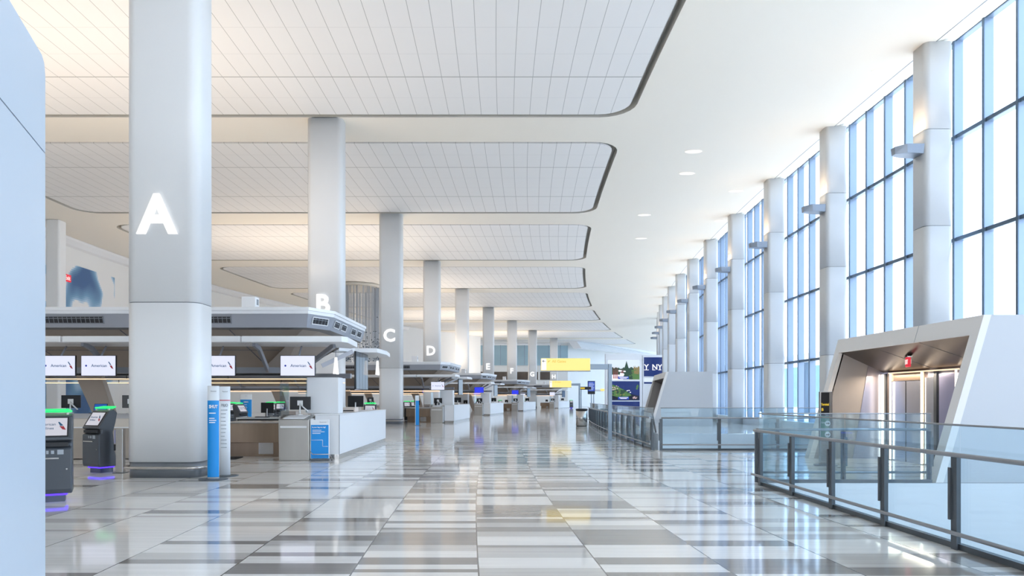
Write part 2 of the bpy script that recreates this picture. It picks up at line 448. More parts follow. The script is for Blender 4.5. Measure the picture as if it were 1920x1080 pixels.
# ================================================================== window wall and its columns
WY = [22.6+6.9*k for k in range(-5, 24)]
def gx(y): return xw(y)+1.5
for k in range(len(WY)-1):
    y0, y1 = WY[k], WY[k+1]; x0, x1 = gx(y0), gx(y1)
    Lb = math.hypot(x1-x0, y1-y0); ang = math.atan2(y1-y0, x1-x0)
    win = bpy.data.objects.new('window_%d' % (k+1), None); COL.objects.link(win)
    win.location = (x0, y0, 0); win.rotation_euler = (0,0,ang); struct(win)
    # local x along the wall, local +y into the hall
    MB().box(0, Lb, -.015, .015, .35, 13.3).build('pane', 'window_glass', win)
    for j in range(5):
        c = Lb*(j+.0)/5+.05
        mu = MB().box(c-.035, c+.035, .02, .30, 0, 13.32).build('mullion', 'mullion_blue', win)
        MB().box(c-.04, c+.04, .30, .33, 0, 13.32).build('mullion_cap', 'mullion_edge', mu)
    for z in (.35, 3.45, 6.75, 10.1, 13.28):
        MB().box(0, Lb, .02, .24, z-.05, z+.05).build('transom', 'mullion_blue', win)
        MB().box(0, Lb, .235, .275, z-.06, z+.06).build('transom_edge', 'mullion_edge', win)
# low white kerb along the foot of the windows
kb = MB(); ys = YR(18.6, 118, 40)
kb.v = [(gx(y)-.75, y, 0) for y in ys]+[(gx(y)-.75, y, .42) for y in ys]+[(gx(y)-.35, y, .42) for y in ys]
N = len(ys)
for i in range(N-1): kb.f += [(i,i+1,N+i+1,N+i),(N+i,N+i+1,2*N+i+1,2*N+i)]; kb.sm += [False,False]
struct(kb.build('baseboard_right', 'white_panel'))
ORD = ['first','second','third','fourth','fifth','sixth','seventh','eighth','ninth','tenth','eleventh','twelfth','thirteenth','fourteenth']
def window_column(y, idx):
    ang = -slope(xw, y)
    lab = ('white window-wall column standing %s from the front along the glazing' % ORD[idx]) if idx >= 0 else 'white window-wall column'
    t = thing('window_column', lab, 'column', (xw(y)+.45, y, -.0 if y > 14 else -6), ang, 'white columns along the window wall')
    h0 = 0 if y > 14 else 6
    p = rrect(-.45,.45,-.4,.4,.17); z0 = 0
    seams = [3.4, 7.1, 10.2, CEIL+.02]
    for zz in seams:
        MB().loft([[(x_,y_,h0+a_) for x_,y_ in p] for a_ in (z0 if z0 else -h0, zz-.008)], smooth=True).build('cladding', 'window_column_white', t)
        z0 = zz+.008
    MB().prism(rrect(-.43,.43,-.38,.38,.17), .01, h0+CEIL).build('core', 'seam', t)
    return t
for i, y in enumerate(WY[5:5+13]):
    window_column(y, i)
    if i > 10: continue
    ang = -slope(xw, y); px_ = Matrix.Rotation(ang, 3, 'Z')
    base = Vector((xw(y)+.45, y, 9.45)) + px_ @ Vector((-.45,-.05,0))
    t = thing('column_sconce', 'grey wedge-shaped uplight sconce on the %s window column from the front' % ORD[i], 'wall lamp', base, ang, 'sconces on the window columns')
    top = [(-.003,-.30),(-.003,.30),(-.55,.30),(-.85,.12),(-.85,-.12),(-.55,-.30)]
    bot = [(-.003,-.26),(-.003,.26),(-.52,.26),(-.83,.10),(-.83,-.10),(-.52,-.26)]
    MB().loft([[(x_,y_,(.0 if x_>-.1 else .03)) for x_,y_ in reversed(bot)][::-1], [(x_,y_,.30 if x_>-.6 else .26) for x_,y_ in top]]).build('housing', 'louver' if False else 'sconce', t) if 'sconce' in MAT else None
    if 'sconce' not in MAT:
        pbr('sconce', (.30,.34,.40), .35, .4)
        MB().loft([[(x_,y_,(.0 if x_>-.1 else .03)) for x_,y_ in bot], [(x_,y_,.30 if x_>-.6 else .26) for x_,y_ in top]]).build('housing', 'sconce', t)
    MB().box(-.50,-.06,-.2,.2,.302,.32).build('lamp_lens', 'warm_strip', t)
    p = base+px_ @ Vector((-.50,0,.36))
    area('sconce_light', p, .3, .35, 9 if i < 7 else 8, (1.0,.76,.52), (PI, 0, ang), 2.9)

# ================================================================== lettered columns
LET = ['A','B','C','D','','E','F','G','H']
for k, (x, y) in enumerate(zip(COLX, COLY)):
    s_ = LET[k]
    lab = ('tall white rounded column bearing the white letter %s' % s_) if s_ else 'tall white rounded column without a letter, between columns D and E'
    t = thing('lettered_column' if s_ else 'plain_column', lab, 'column', (x+.72, y+.42, 0), 0, 'tall columns down the hall')
    p = rrect(-.72,.72,-.42,.42,.22)
    MB().loft([[(a,b_,z) for a,b_ in p] for z in (.31,3.44)], smooth=True).build('lower_cladding', 'column_white', t)
    MB().loft([[(a,b_,z) for a,b_ in p] for z in (3.455,CEIL+.02)], smooth=True).build('upper_cladding', 'column_white', t)
    MB().prism(rrect(-.705,.705,-.405,.405,.21), .3, CEIL).build('core', 'seam', t)
    MB().loft([[(a*1.0,b_,z) for a,b_ in rrect(-.71,.71,-.41,.41,.22)] for z in (0,.31)], smooth=True).build('base_band', 'base_grey', t)
    if k < 4:
        pr = rrect(-.79,.79,-.49,.49,.27); pr.append(pr[0])
        MB().tube([(a,b_,.2) for a,b_ in pr], .028, 8).build('bumper_rail', 'steel', t)
    if s_:
        text('letter', s_, 1.05, 'letter_white', t, (-.07,-.445,[5.13,5.37,5.43,5.5,5.5,5.56,5.6,5.64,5.7][k]), ext=.02, bold=.035)
# upper cap lights where columns meet the ceiling are the sconces' doing; none modelled here
# rear column
t = thing('rear_column', 'plain white column at the far left beside the mosaic wall', 'column', (-28.3,44.6,0))
MB().prism(rrect(-.45,.45,-.4,.4,.15), 0, 12.98).build('shaft', 'column_white', t)

# ================================================================== rear and end walls
rw = MB(); ys = YR(-16, 128, 60); N = len(ys)
rw.v = [(xb(y), y, 0) for y in ys]+[(xb(y), y, CEIL) for y in ys]
for i in range(N-1): rw.f.append((i,i+1,N+i+1,N+i)); rw.sm.append(True)
struct(rw.build('wall_left', 'wall_white'))
cr_ = MB(); ys = YR(30, 110, 40); N = len(ys)
for dx, z in ((0,CEIL-.02),(.5,CEIL-.02),(.5,CEIL-.2),(.25,CEIL-.5),(0,CEIL-.6)):
    cr_.v += [(xb(y)+dx, y, z) for y in ys]
for q in range(4):
    for i in range(N-1): cr_.f.append((q*N+i, q*N+i+1, (q+1)*N+i+1, (q+1)*N+i)); cr_.sm.append(False)
struct(cr_.build('trim_3', 'canopy_white'))
art = MB().box(0,.06,-7.8,7.8,.3,11.2).build('wall_mosaic', 'mosaic_art')
tag(art, 'large blue and white abstract mosaic covering the rear left wall', 'mural', None, (-30.43,50.5,0))
t = thing('exit_sign', 'small red exit sign high on the blue and white mosaic at the rear left', 'exit sign', (-30.34,49.0,9.85), PI/2)
MB().box(-.42,.42,-.06,.0,0,.5).build('housing', 'exit_red', t)
text('lettering', 'Exit', .40, 'exit_white', t, (0,-.066,.24), bold=.01)
struct(MB().box(-46,17,-16.3,-16,7.0,13.4).build('added_wall_back_baffle','wall_white')); struct(MB().box(-46,-14,-16.3,-16,0,7.0).build('added_wall_back_baffle','wall_white'))  # unseen wall behind the viewer, added to dim light from the open hall end
# end wall
EW = [(-30.2,128),(-14,139),(14.5,140),(19.5,148),(33,172),(56,180)]
def wallstrip(pts, z0, z1, name, mat, off=0.0):
    m_ = MB()
    for (x0,y0),(x1,y1) in zip(pts[:-1], pts[1:]):
        m_.add([(x0,y0-off,z0),(x1,y1-off,z0),(x1,y1-off,z1),(x0,y0-off,z1)], [(0,1,2,3)])
    return struct(m_.build(name, mat))
wallstrip(EW, 0, CEIL, 'wall_end', 'wall_white')
wallstrip([(-27,130.2),(-14,139),(14.5,140)], 8.3, 12.3, 'window_30', 'frosted_blue', .25)
mm = MB()
for i in range(12):
    x = -13.5+i*2.4; mm.box(x-.05,x+.05,138.55,138.9,8.3,12.3)
struct(mm.build('trim_4', 'mullion_blue'))
wallstrip([(-14,139),(13,140)], 12.3, 12.7, 'trim_5', 'canopy_white', .5)
wallstrip([(-14,139),(11,140)], 5.4, 7.0, 'trim_6', 'retail_brown', .25)
m_ = MB()
for i in range(5):
    a = i/4; m_.box(-10+4.6*i, -9.6+4.6*i, 138.5,138.7,5.4,7.0)
struct(m_.build('trim_7', 'wall_white'))
# white bulkhead over the far end
struct(MB().extrude([(14.5,138.5,12.98),(15.5,138.0,12.98),(42,176,12.98),(42,176,12.2),(15.5,138.6,11.6)], (1.5,-1.0,0)).build('trim_8', 'canopy_white'))
dr = bpy.data.objects.new('door_1', None); COL.objects.link(dr); dr.location = (16.2,142.4,0); dr.rotation_euler = (0,0,math.atan2(8,5)); struct(dr)
for i in range(4):
    MB().box(.1+1.5*i,1.5+1.5*i,.3,.34,.1,5.6).build('leaf', 'frosted_blue', dr)
    MB().box(1.5+1.5*i,1.6+1.5*i,.3,.42,0,5.8).build('jamb', 'mullion_blue', dr)

# ================================================================== outside
o = MB().box(66,86,-20,170,-6,8.5).build('terminal_building', 'outside_teal'); tag(o, 'low blue-green building outside beyond the windows', 'building')
pbr('bounce_deck', (.80,.79,.77), .7, noise=.05)
o = MB().prism([(xw(y)+1.72,y) for y in YR(-40,110,50)]+[(60,135),(60,-40)],-.35,-.05).build('reflector_deck','bounce_deck'); struct(o)  # pale deck added outside the glazing to bounce sunlight up to the ceiling
o = MB().box(-60,600,-300,400,-6.5,-6.25).build('ground', 'concrete'); struct(o)
t = thing('roadway_canopy', 'long white canopy standing outside on slim posts behind the windows', 'canopy', (34,70,0))
MB().box(-3,3,-50,50,5.6,6.1).build('roof', 'outside_white', t)
for i in range(8): MB().box(-.2,.2,-46+13*i-.2,-46+13*i+.2,-6,5.6).build('post', 'mullion_edge', t)

# ================================================================== near white shell on the left
t = thing('wall_shell', 'smooth pale wall shell at the left edge, nearest the viewer', 'wall panel', (-3.25,5.0,0))
d = Vector((.36,-1.0)).normalized(); Lw = 2.9
def sh(z0, z1, name, mat, out=0.0, rnd=0.0):
    nrm = Vector((1,.36)).normalized()
    pts = []
    for s_, z in ([(0,z0),(Lw,z0),(Lw,z1),(rnd,z1)]+([(rnd*.3,z1-rnd*.35),(0,z1-rnd*1.2)] if rnd else [(0,z1)])):
        q = d*s_+nrm*out; pts.append((q.x,q.y,z))
    return MB().extrude(pts, (-2.2,-.1,0)).build(name, mat, t)
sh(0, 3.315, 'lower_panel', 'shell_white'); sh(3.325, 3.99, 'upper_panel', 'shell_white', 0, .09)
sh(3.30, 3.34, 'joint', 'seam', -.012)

# ================================================================== portals with elevators
def portal(name, label, loc, rz, Lw_, depth_x, H=3.11, full=True):
    """local: y along the hall (0 near .. Lw_), x away from the hall, face leaning back"""
    t = thing(name, label, 'elevator portal', loc, rz)
    lean = .89; fx = lambda z: lean*z/H
    fw, ft = .24, .36
    # face frame with opening: near leg, far leg, head
    m_ = MB()
    def quadprism(pts): m_.extrude(pts, (.14,0,0))
    quadprism([(fx(0),0,0),(fx(0),fw,0),(fx(H-ft),fw,H-ft),(fx(H),fw,H),(fx(H),0,H)])
    quadprism([(fx(0),Lw_-fw,0),(fx(0),Lw_,0),(fx(H),Lw_,H),(fx(H),Lw_-fw,H)])
    quadprism([(fx(H-ft),fw,H-ft),(fx(H-ft),Lw_-fw,H-ft),(fx(H),Lw_-fw,H),(fx(H),fw,H)])
    m_.build('face_frame', 'portal_face', t)
    xbk = 1.96; D = depth_x
    # outer shell: near side, far side, roof, back
    s_ = MB()
    s_.extrude([(.141,0,-5.9 if full else 0),(D,0,-5.9 if full else 0),(D,0,H),(fx(H)+.141,0,H),(.141,0,0)], (0,.06,0))
    s_.extrude([(.141,Lw_-.06,0),(D,Lw_-.06,0),(D,Lw_-.06,H),(fx(H)+.141,Lw_-.06,H)], (0,.06,0))
    s_.box(fx(H)+.141, D, .0601, Lw_-.0601, H-.05, H)
    s_.build('shell', 'portal_white', t)
    j = MB().box(0, D, -.004, .01, -.02, .0); j.build('shell_joint', 'seam', t)
    for yy in (Lw_*.36,): MB().extrude([(fx(H-ft)-.004,yy,H-ft),(fx(H)-.004,yy,H),(fx(H)-.004,yy+.012,H),(fx(H-ft)-.004,yy+.012,H-ft)],(.006,0,0)).build('face_joint','ink_grey',t)
    # lining
    zi, zb = H-ft, 2.23
    MB().extrude([(fx(0)+.14,Lw_-fw,0),(xbk,Lw_-fw,0),(xbk,Lw_-fw,zb),(fx(zi)+.10,Lw_-fw,zi)], (0,.05,0)).build('far_lining', 'portal_inner', t)
    MB().extrude([(1.15,Lw_-fw-.012,0),(xbk,Lw_-fw-.012,0),(xbk,Lw_-fw-.012,zb),(1.55,Lw_-fw-.012,2.42)], (0,.01,0)).build('far_steel_panel', 'portal_steel', t)
    MB().extrude([(fx(0)+.14,fw-.05,0),(xbk,fw-.05,0),(xbk,fw-.05,zb),(fx(zi)+.10,fw-.05,zi)], (0,.05,0)).build('near_lining', 'portal_inner', t)
    MB().extrude([(fx(zi)+.05,fw,zi),(fx(zi)+.05,Lw_-fw,zi),(xbk,Lw_-fw,zb),(xbk,fw,zb)], (0,0,.04)).build('soffit', 'portal_soffit', t)
    for yy in (1.9,3.6): MB().bar((fx(zi)+.06,yy,zi-.003),(xbk,yy-.5,zb-.003),.014,.006).build('soffit_joint','seam',t)
    MB().box(xbk, xbk+.06, fw, Lw_-fw, 0, zb+.2).build('back_wall', 'portal_steel', t)
    if full:
        e_ = MB(); e_.box(xbk-.05,xbk,3.45,3.55,0,2.0); e_.box(xbk-.05,xbk,4.86,4.98,0,2.0); e_.box(xbk-.05,xbk,3.45,4.98,2.0,2.2)
        fr_ = e_.build('door_frame', 'bronze_steel', t)
        for a_, b_ in ((3.56,4.20),(4.21,4.85)):
            MB().box(xbk-.03,xbk-.005,a_,b_,.01,1.99).build('elevator_door', 'elevator_steel', t)
        MB().box(xbk-.035,xbk-.002,4.19,4.22,.01,1.99).build('door_gap', 'black_plastic', t)
        MB().box(xbk-.06,xbk,2.98,3.08,0,2.2).build('door_jamb', 'post_grey', t)
        MB().box(xbk-.06,xbk,5.02,5.10,0,2.2).build('door_jamb', 'post_grey', t)
        MB().box(xbk-.04,xbk-.005,3.10,3.44,.0,2.05).build('side_panel', 'elevator_steel', t)
        for yy, wd in ((5.15,.07),(4.80,.05),(3.50,.05),(2.28,.05)):
            MB().box(xbk-.085,xbk-.065,yy-wd/2,yy+wd/2,.02,2.18).build('light_strip', 'warm_white', t)
        MB().box(xbk-.07,xbk-.05,2.2,4.9,2.19,2.215).build('head_light_strip', 'warm_strip', t)
        MB().box(xbk-.05,xbk-.003,.3,2.9,.03,2.12).build('wall_panel', 'lilac_steel', t)
        l = area('portal_downlight', (loc[0]+xbk-.25, loc[1]+3.9, 2.15), .12, 2.2, 16, (1,.80,.6), (0,0,0))
    return t
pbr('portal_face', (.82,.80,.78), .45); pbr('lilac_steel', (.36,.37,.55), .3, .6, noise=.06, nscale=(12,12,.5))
portal('elevator_portal', 'near white leaning elevator portal with lit doors and a dark soffit', (8.14,12.83,0), 0, 5.47, 5.4)
t = thing('exit_sign', 'red exit sign hanging under the near elevator portal soffit', 'exit sign', (9.42,15.85,2.28), PI/2-.35)
MB().box(-.15,.15,-.03,.03,0,.22).build('housing', 'exit_red', t, .01)
MB().box(-.18,.18,-.05,.05,.2205,.24).build('canopy_plate', 'steel', t)
MB().tube([(0,0,.24),(0,0,.34)], .015, 8).build('stem', 'steel', t)
text('lettering', 'EXIT', .14, 'exit_white', t, (0,-.034,.11), bold=.004); text('lettering', 'EXIT', .14, 'exit_white', t, (0,.034,.11), (PI/2,0,PI), bold=.004)
portal('distant_elevator_portal', 'distant white leaning elevator portal beyond the second stair opening', (8.9,40.0,0), -.12, 6.4, 3.5, full=False)
# directory pylon
t = thing('directory_pylon', 'slim pylon sign in the portal lobby, black over green with arrows', 'sign', (7.7,16.2,0), 0)
MB().box(-.14,.14,-.05,.05,.02,1.72).build('pylon_body', 'steel', t, .005)
MB().lathe([(.26,0),(.26,.015),(.2,.02)], n=24).build('foot_plate', 'base_grey', t)
MB().box(-.135,.06,-.058,-.0505,1.16,1.70).build('black_panel', 'sign_black', t)
MB().box(-.135,.06,-.058,-.0505,.60,1.15).build('green_panel', 'sign_green', t)
text('lettering', 'Terminal', .075, 'yellow_ink', t, (-.04,-.06,1.42), bold=.002, sx=.66)
text('lettering', 'B', .09, 'yellow_ink', t, (-.10,-.06,1.30), bold=.002)
for z in (.98,.72):
    MB().add([(.02+.065*math.cos(a),-.0605,z+.065*math.sin(a)) for a in [2*PI*i/20 for i in range(20)]],[tuple(range(20))]).build('arrow_disc','ink_white',t)
    a_ = MB().box(-.02,.055,-.064,-.062,z-.009,z+.009); a_.extrude([(.03,-.062,z+.035),(.065,-.062,z),(.03,-.062,z-.035),(.045,-.062,z)],(0,-.002,0)); a_.build('arrow','sign_black',t)
text('lettering', 'Gates', .06, 'ink_white', t, (-.085,-.0605,1.0), sx=.6)

# ================================================================== glass balustrades
def balustrade(label, pts, hall_side, ends=(0,0), lift=0.0):
    """pts: plan points, one post at each; hall_side: +1 or -1 picks the side carrying the tube rails"""
    t = thing('glass_balustrade', label, 'balustrade', (pts[0][0], pts[0][1], lift))
    P = [Vector((p[0]-pts[0][0], p[1]-pts[0][1], 0)) for p in pts]
    n_ = len(P); nr = []
    for i in range(n_):
        dv = (P[min(i+1,n_-1)]-P[max(i-1,0)]).normalized(); nr.append(Vector((-dv.y, dv.x, 0))*hall_side)
    up = Vector((0,0,1))
    for i, p in enumerate(P):
        a = p+nr[i]*.06
        tan = Vector((nr[i].y, -nr[i].x, 0))
        ps = MB().bar(a+up*.0, a+up*.95, .014, .09, tan).bar(a-tan*0+nr[i]*-.03+up*.0, a+nr[i]*-.03+up*.95, .022, .06, nr[i]).build('post', 'post_grey', t)
        MB().bar(a+tan*.05+up*.30, a+tan*.05+up*.84, .035, .05, nr[i]).build('clamp_plate', 'post_grey', ps)
    hp = [p+nr[i]*.11+up*.98 for i, p in enumerate(P)]; fp = [p+nr[i]*.11+up*.18 for i, p in enumerate(P)]
    if ends[0]:
        dv = (P[0]-P[1]).normalized(); hp.insert(0, hp[0]+dv*ends[0]); fp.insert(0, fp[0]+dv*ends[0]*2)
    MB().tube(hp, .025).build('handrail', 'rail_grey', t); MB().tube(fp, .022).build('foot_rail', 'rail_grey', t)
    for i in range(n_-1):
        a, b_ = P[i], P[i+1]; g = (b_-a).normalized()*.012
        MB().bar(a+g+up*.665, b_-g+up*.665, .014, 1.21).build('glass_panel', 'rail_glass', t)
    MB().tube([p+up*1.28 for p in P], .012, 6).build('top_cap', 'rail_grey', t)
    b_ = MB()
    for i in range(n_-1): b_.bar(P[i]+up*.03, P[i+1]+up*.03, .07, .06)
    b_.build('base_channel', 'post_grey', t)
    return t
ys = [12.42-1.32*i for i in range(9)]
balustrade('glass balustrade nearest the viewer at the right, running beside the stair opening', [(4.78,y) for y in ys], -1, (.12,0))
balustrade('glass balustrade crossing in front of the near elevator portal lobby', [(4.86+1.6*i,12.84) for i in range(3)], 1)
yy = [21.1+1.42*i for i in range(19)]
balustrade('long curved glass balustrade receding with many grey posts along the far opening', [(xr(y)-.02,y) for y in yy], 1)
balustrade('glass balustrade crossing the hall along the front of the far opening', [(4.95+1.75*i,20.85) for i in range(5)], -1)

# escalators in the far opening
for k, (x, y) in enumerate(((5.55,33.5),(6.75,34.0))):
    t = thing('escalator', 'escalator with glass sides rising into the far opening, %s one' % ('left' if k == 0 else 'right'), 'escalator', (x+.35,y,0), -.09, 'escalators in the far opening')
    s_ = MB(); s_.extrude([(-.45,-8,-5.2),(-.45,0,-.25),(-.45,4,-.25),(-.45,4,-.9),(-.45,0,-.95),(-.45,-8,-5.9)],(.9,0,0)); s_.build('truss','escalator_dark',t)
    for sx in (-.5,.5):
        MB().extrude([(sx,-8,-5.0),(sx,-.3,-.1),(sx,3.6,-.1),(sx,3.6,.85),(sx,-.3,.85),(sx,-8,-4.0)],(.015,0,0)).build('glass_side','rail_glass',t)
        MB().tube([(sx,-8,-4.0),(sx,-.3,.9),(sx,3.5,.92),(sx,3.75,.8),(sx,3.8,.6),(sx,3.65,.35)],.045,8).build('handrail','escalator_dark',t)
        MB().tube([(sx,3.5,.86),(sx,3.68,.74),(sx,3.72,.58),(sx,3.6,.38),(sx,3.4,.3)],.03,8).build('newel_trim','steel',t)
    MB().box(-.48,.48,.2,4,-.2,-.012).build('landing_plate','steel',t)
# litter bin
t = thing('litter_bin', 'round steel litter bin with black rim beside the curved balustrade', 'bin', (4.88,39.5,0))
MB().lathe([(.33,.02),(.33,.90)], n=28).build('bin_body', 'steel', t)
MB().lathe([(.34,.90),(.345,.97),(.30,1.0),(.22,1.0),(.2,.93)], n=28).build('rim', 'black_plastic', t)
MB().lathe([(.30,0),(.30,.02)], n=28).build('plinth', 'black_plastic', t)
# ================================================================== gantry signs
def arrow(t, x, y, z, s_, mat='sign_black'):
    a = MB().box(x-s_*.5, x+s_*.5, y-.004, y, z-s_*.09, z+s_*.09)
    a.extrude([(x-s_*.5-s_*.1,y,z),(x-s_*.1,y,z+s_*.42),(x+s_*.08,y,z+s_*.42),(x-s_*.3,y,z),(x+s_*.08,y,z-s_*.42),(x-s_*.1,y,z-s_*.42)],(0,-.004,0))
    a.build('arrow', mat, t)
def gantry(label, x, y, wtxt, Ls, gap, hs):
    t = thing('gantry_sign', label, 'sign', (x,y,0))
    MB().box(-.07,.07,-.07,.07,.02,2.86).build('post','gantry_grey',t,.01)
    MB().box(-gap-.07,-.071,-.06,.06,2.66,2.855).build('arm','gantry_grey',t,.01)
    MB().box(-.16,.16,-.16,.16,0,.02).build('foot_plate','gantry_grey',t)
    b_ = MB().box(-gap-Ls-.07,-gap-.07,-.11,.11,3.07-hs,3.07).build('sign_box','sign_yellow',t,.02)
    MB().box(-gap-Ls-.085,-gap-.055,-.12,.12,3.07-hs-.03,3.07-hs-.002).build('sign_edge','louver',t)
    MB().box(-gap-Ls-.06,-gap-Ls+.12,-.118,-.111,3.07-hs+.02,3.05).build('arrow_panel','sign_lit_white',t)
    arrow(t, -gap-Ls+.03, -.119, 2.96, .11)
    text('lettering', wtxt, .14, 'yellow_dim', t, (-gap-Ls+.33,-.114,2.95), align='LEFT', bold=.002)
    a_ = MB().extrude([(-gap-Ls+.18,-.113,2.90),(-gap-Ls+.28,-.113,2.99),(-gap-Ls+.18,-.113,2.97)],(0,-.004,0)); a_.build('pictogram','yellow_dim',t)
    return t
gantry('tall grey gantry sign with long glowing yellow panel, nearest the viewer', 4.27, 26.0, 'All Gates', 1.83, .68, .46)
gantry('grey gantry sign with short glowing yellow panel, farther off behind the litter bin', 6.98, 58.0, 'All Gates', 1.80, .62, .55)
# small hanging black sign, information screen and lesser posts beyond
t = thing('post_sign', 'small black sign with yellow lettering on a post, right of the farther gantry', 'sign', (8.85,70,0))
MB().tube([(-.25,0,0),(-.25,0,2.55)], .05, 8).build('post','gantry_grey',t); MB().box(-.45,.75,-.08,.08,2.48,2.78).build('sign_box','sign_black',t)
MB().box(-.4,.1,-.09,-.081,2.56,2.70).build('lettering','yellow_ink',t)
t = thing('information_screen', 'upright blue flight information screen on a pole beyond the gantry signs', 'screen', (11.0,80,0))
MB().box(-.05,.05,-.03,.05,0,2.2).build('pole','gantry_grey',t); MB().box(-.42,.42,-.08,.08,2.1,3.62).build('casing','black_plastic',t,.02)
MB().box(-.36,.36,-.09,-.081,2.45,3.54).build('display','led_blue',t)
m_ = MB()
for i in range(7): m_.box(-.3,.2+.1*(i % 3)*.5,-.096,-.091,2.58+.13*i,2.62+.13*i)
m_.build('lettering','led_sky',t)
t = thing('post_sign', 'small white-capped grey post with a little yellow sign before the billboards', 'sign', (13.0,88,0))
MB().tube([(-.6,0,0),(-.6,0,2.6)], .06, 8).build('post','gantry_grey',t); MB().box(-1.0,.6,-.08,.08,2.5,2.75).build('arm','white_panel',t); MB().box(.25,.75,-.1,.1,2.55,2.85).build('sign_box','sign_yellow',t)

# ================================================================== billboards
def blob(m_, cx, cz, rx, rz, y, n=14, jag=.25):
    m_.add([(cx+rx*math.cos(2*PI*k/n)*(1-jag*random.random()), y, cz+rz*math.sin(2*PI*k/n)*(1-jag*random.random())) for k in range(n)], [tuple(range(n))])
BY = 80.0; BX0, BZ0 = 12.75, .3
t = thing('led_billboard', 'tall white-framed billboard with a park picture above an island picture', 'billboard', (BX0,BY,0))
MB().box(-.15,4.05,-.1,.3,0,6.75).build('frame','white_panel',t,.03)
sx0, sx1 = .12, 3.80
for zz0, zz1, nm in ((3.72,6.05,'park'),(1.38,3.58,'island'),(.35,1.25,'lower')):
    scn = MB().box(sx0,sx1,-.125,-.102,zz0,zz1).build('display', {'park':'led_sky','island':'led_navy','lower':'led_navy'}[nm], t)
    y = -.128
    def clip(z): return max(zz0+.03, min(zz1-.03, z))
    if nm == 'park':
        def mass(x0,x1,zlo,zhi,jag,mat,yy,n=22):
            m_ = MB(); top = [(x0+(x1-x0)*q/n, yy, zhi+jag*(random.random()-.5)*2) for q in range(n+1)]
            m_.add([(x0,yy,zlo)]+top+[(x1,yy,zlo)],[tuple(range(n+3))]); m_.build('picture',mat,scn)
        mass(sx0+.02,sx1-.02,3.75,4.35,.06,'led_white',y)
        mass(sx0+.02,3.2,4.35,5.15,.14,'led_dark_green',y-.006); mass(1.9,3.3,3.8,4.7,.3,'led_dark_green',y-.010); mass(2.6,sx1-.02,3.78,5.0,.22,'led_dark_green',y-.014)
        mass(3.1,sx1-.03,4.4,5.25,.16,'led_olive',y-.018); mass(3.0,sx1-.03,3.8,4.5,.2,'led_green',y-.022)
        y -= .026
        for cnt, mat, zr, rr, xr_ in ((9,'led_green',(4.0,4.9),(.08,.2),(2.6,3.5)),(9,'led_white',(4.2,4.8),(.10,.24),(1.3,2.1)),(5,'led_olive',(4.3,5.0),(.06,.14),(2.9,3.6))):
            m_ = MB()
            for i in range(cnt):
                r_ = random.uniform(*rr); blob(m_, random.uniform(*xr_), random.uniform(*zr), r_, r_*.7, y-.0004*i)
            m_.build('picture', mat, scn); y -= .008
        m_ = MB()
        for xx in (.75,.9,1.05,1.2,1.65,1.8): m_.extrude([(xx,y,3.9 if xx < 1.5 else 4.5),(xx+.09,y,3.9 if xx < 1.5 else 4.5),(xx+.12*(xx-.9),y,5.4 if xx < 1.5 else 5.0)],(0,-.003,0))
        m_.build('picture','led_red',scn)
        m_ = MB().extrude([(1.95,y-.001,4.8),(2.6,y-.001,4.8),(2.28,y-.001,5.95)],(0,-.002,0)); m_.build('picture','led_dark_green',scn); y -= .01
    elif nm == 'island':
        m_ = MB().add([(sx0+.02,y,1.45),(3.7,y,1.42),(3.75,y,1.9),(2.9,y,2.1),(1.6,y,2.3),(sx0+.02,y,2.1)],[tuple(range(6))]); m_.build('picture','led_black',scn); y -= .006
        m_ = MB().add([(sx0+.02,y,2.0),(.6,y,1.95),(1.3,y,1.75),(2.3,y,1.80),(2.85,y,1.95),(2.6,y,2.25),(2.0,y,2.6),(1.2,y,3.0),(.7,y,3.2),(.4,y,2.9),(sx0+.02,y,3.1)],[tuple(range(11))]); m_.build('picture','led_green',scn); y -= .006
        for cnt, mat, zr, rr, xr_ in ((24,'led_dark_green',(1.9,2.6),(.08,.2),(.3,2.5)),(14,'led_pink',(2.6,3.05),(.05,.11),(.65,1.4)),(6,'led_green',(2.5,3.2),(.08,.16),(3.45,3.6)),(9,'led_pink',(1.55,1.85),(.06,.13),(2.95,3.5)),(6,'led_white',(2.25,2.6),(.05,.10),(2.2,2.8)),(8,'led_olive',(1.9,2.5),(.05,.12),(.5,2.2))):
            m_ = MB()
            for i in range(cnt):
                r_ = random.uniform(*rr); blob(m_, random.uniform(*xr_), clip(random.uniform(*zr)), r_, r_*.75, y-.0004*i)
            m_.build('picture', mat, scn); y -= .010
    if nm != 'lower':
        MB().box(1.3,2.55,y-.006,y-.003,zz0+.12,zz0+.42).build('caption','led_blue',scn)
        m_ = MB().box(1.42,2.45,y-.010,y-.007,zz0+.29,zz0+.36); m_.box(1.55,2.3,y-.010,y-.007,zz0+.18,zz0+.24); m_.build('lettering','led_white',scn)
t = thing('led_billboard', 'navy billboard reading NY in white slab letters, at the window columns', 'billboard', (17.0,BY,0))
MB().box(-.1,3.6,-.1,.3,0,6.6).build('frame','white_panel',t,.03)
dsp = MB().box(.05,3.4,-.125,-.102,4.15,6.35).build('display','led_navy',t)
text('lettering','Y', .85,'led_white',dsp,(.32,-.14,5.2),bold=.02); text('lettering','NY',.85,'led_white',dsp,(1.55,-.14,5.2),bold=.02)
m_ = MB().box(.05,.6,-.14,-.135,4.86,4.93); m_.box(1.0,1.35,-.14,-.135,4.86,4.93); m_.box(1.7,2.05,-.14,-.135,4.86,4.93); m_.build('serif','led_white',dsp)
m_ = MB(); m_.add([(2.55,-.13,4.15),(2.6,-.13,4.15),(2.6,-.13,6.35),(2.55,-.13,6.35)],[(0,1,2,3)]); m_.build('seam_line','led_sky',dsp)
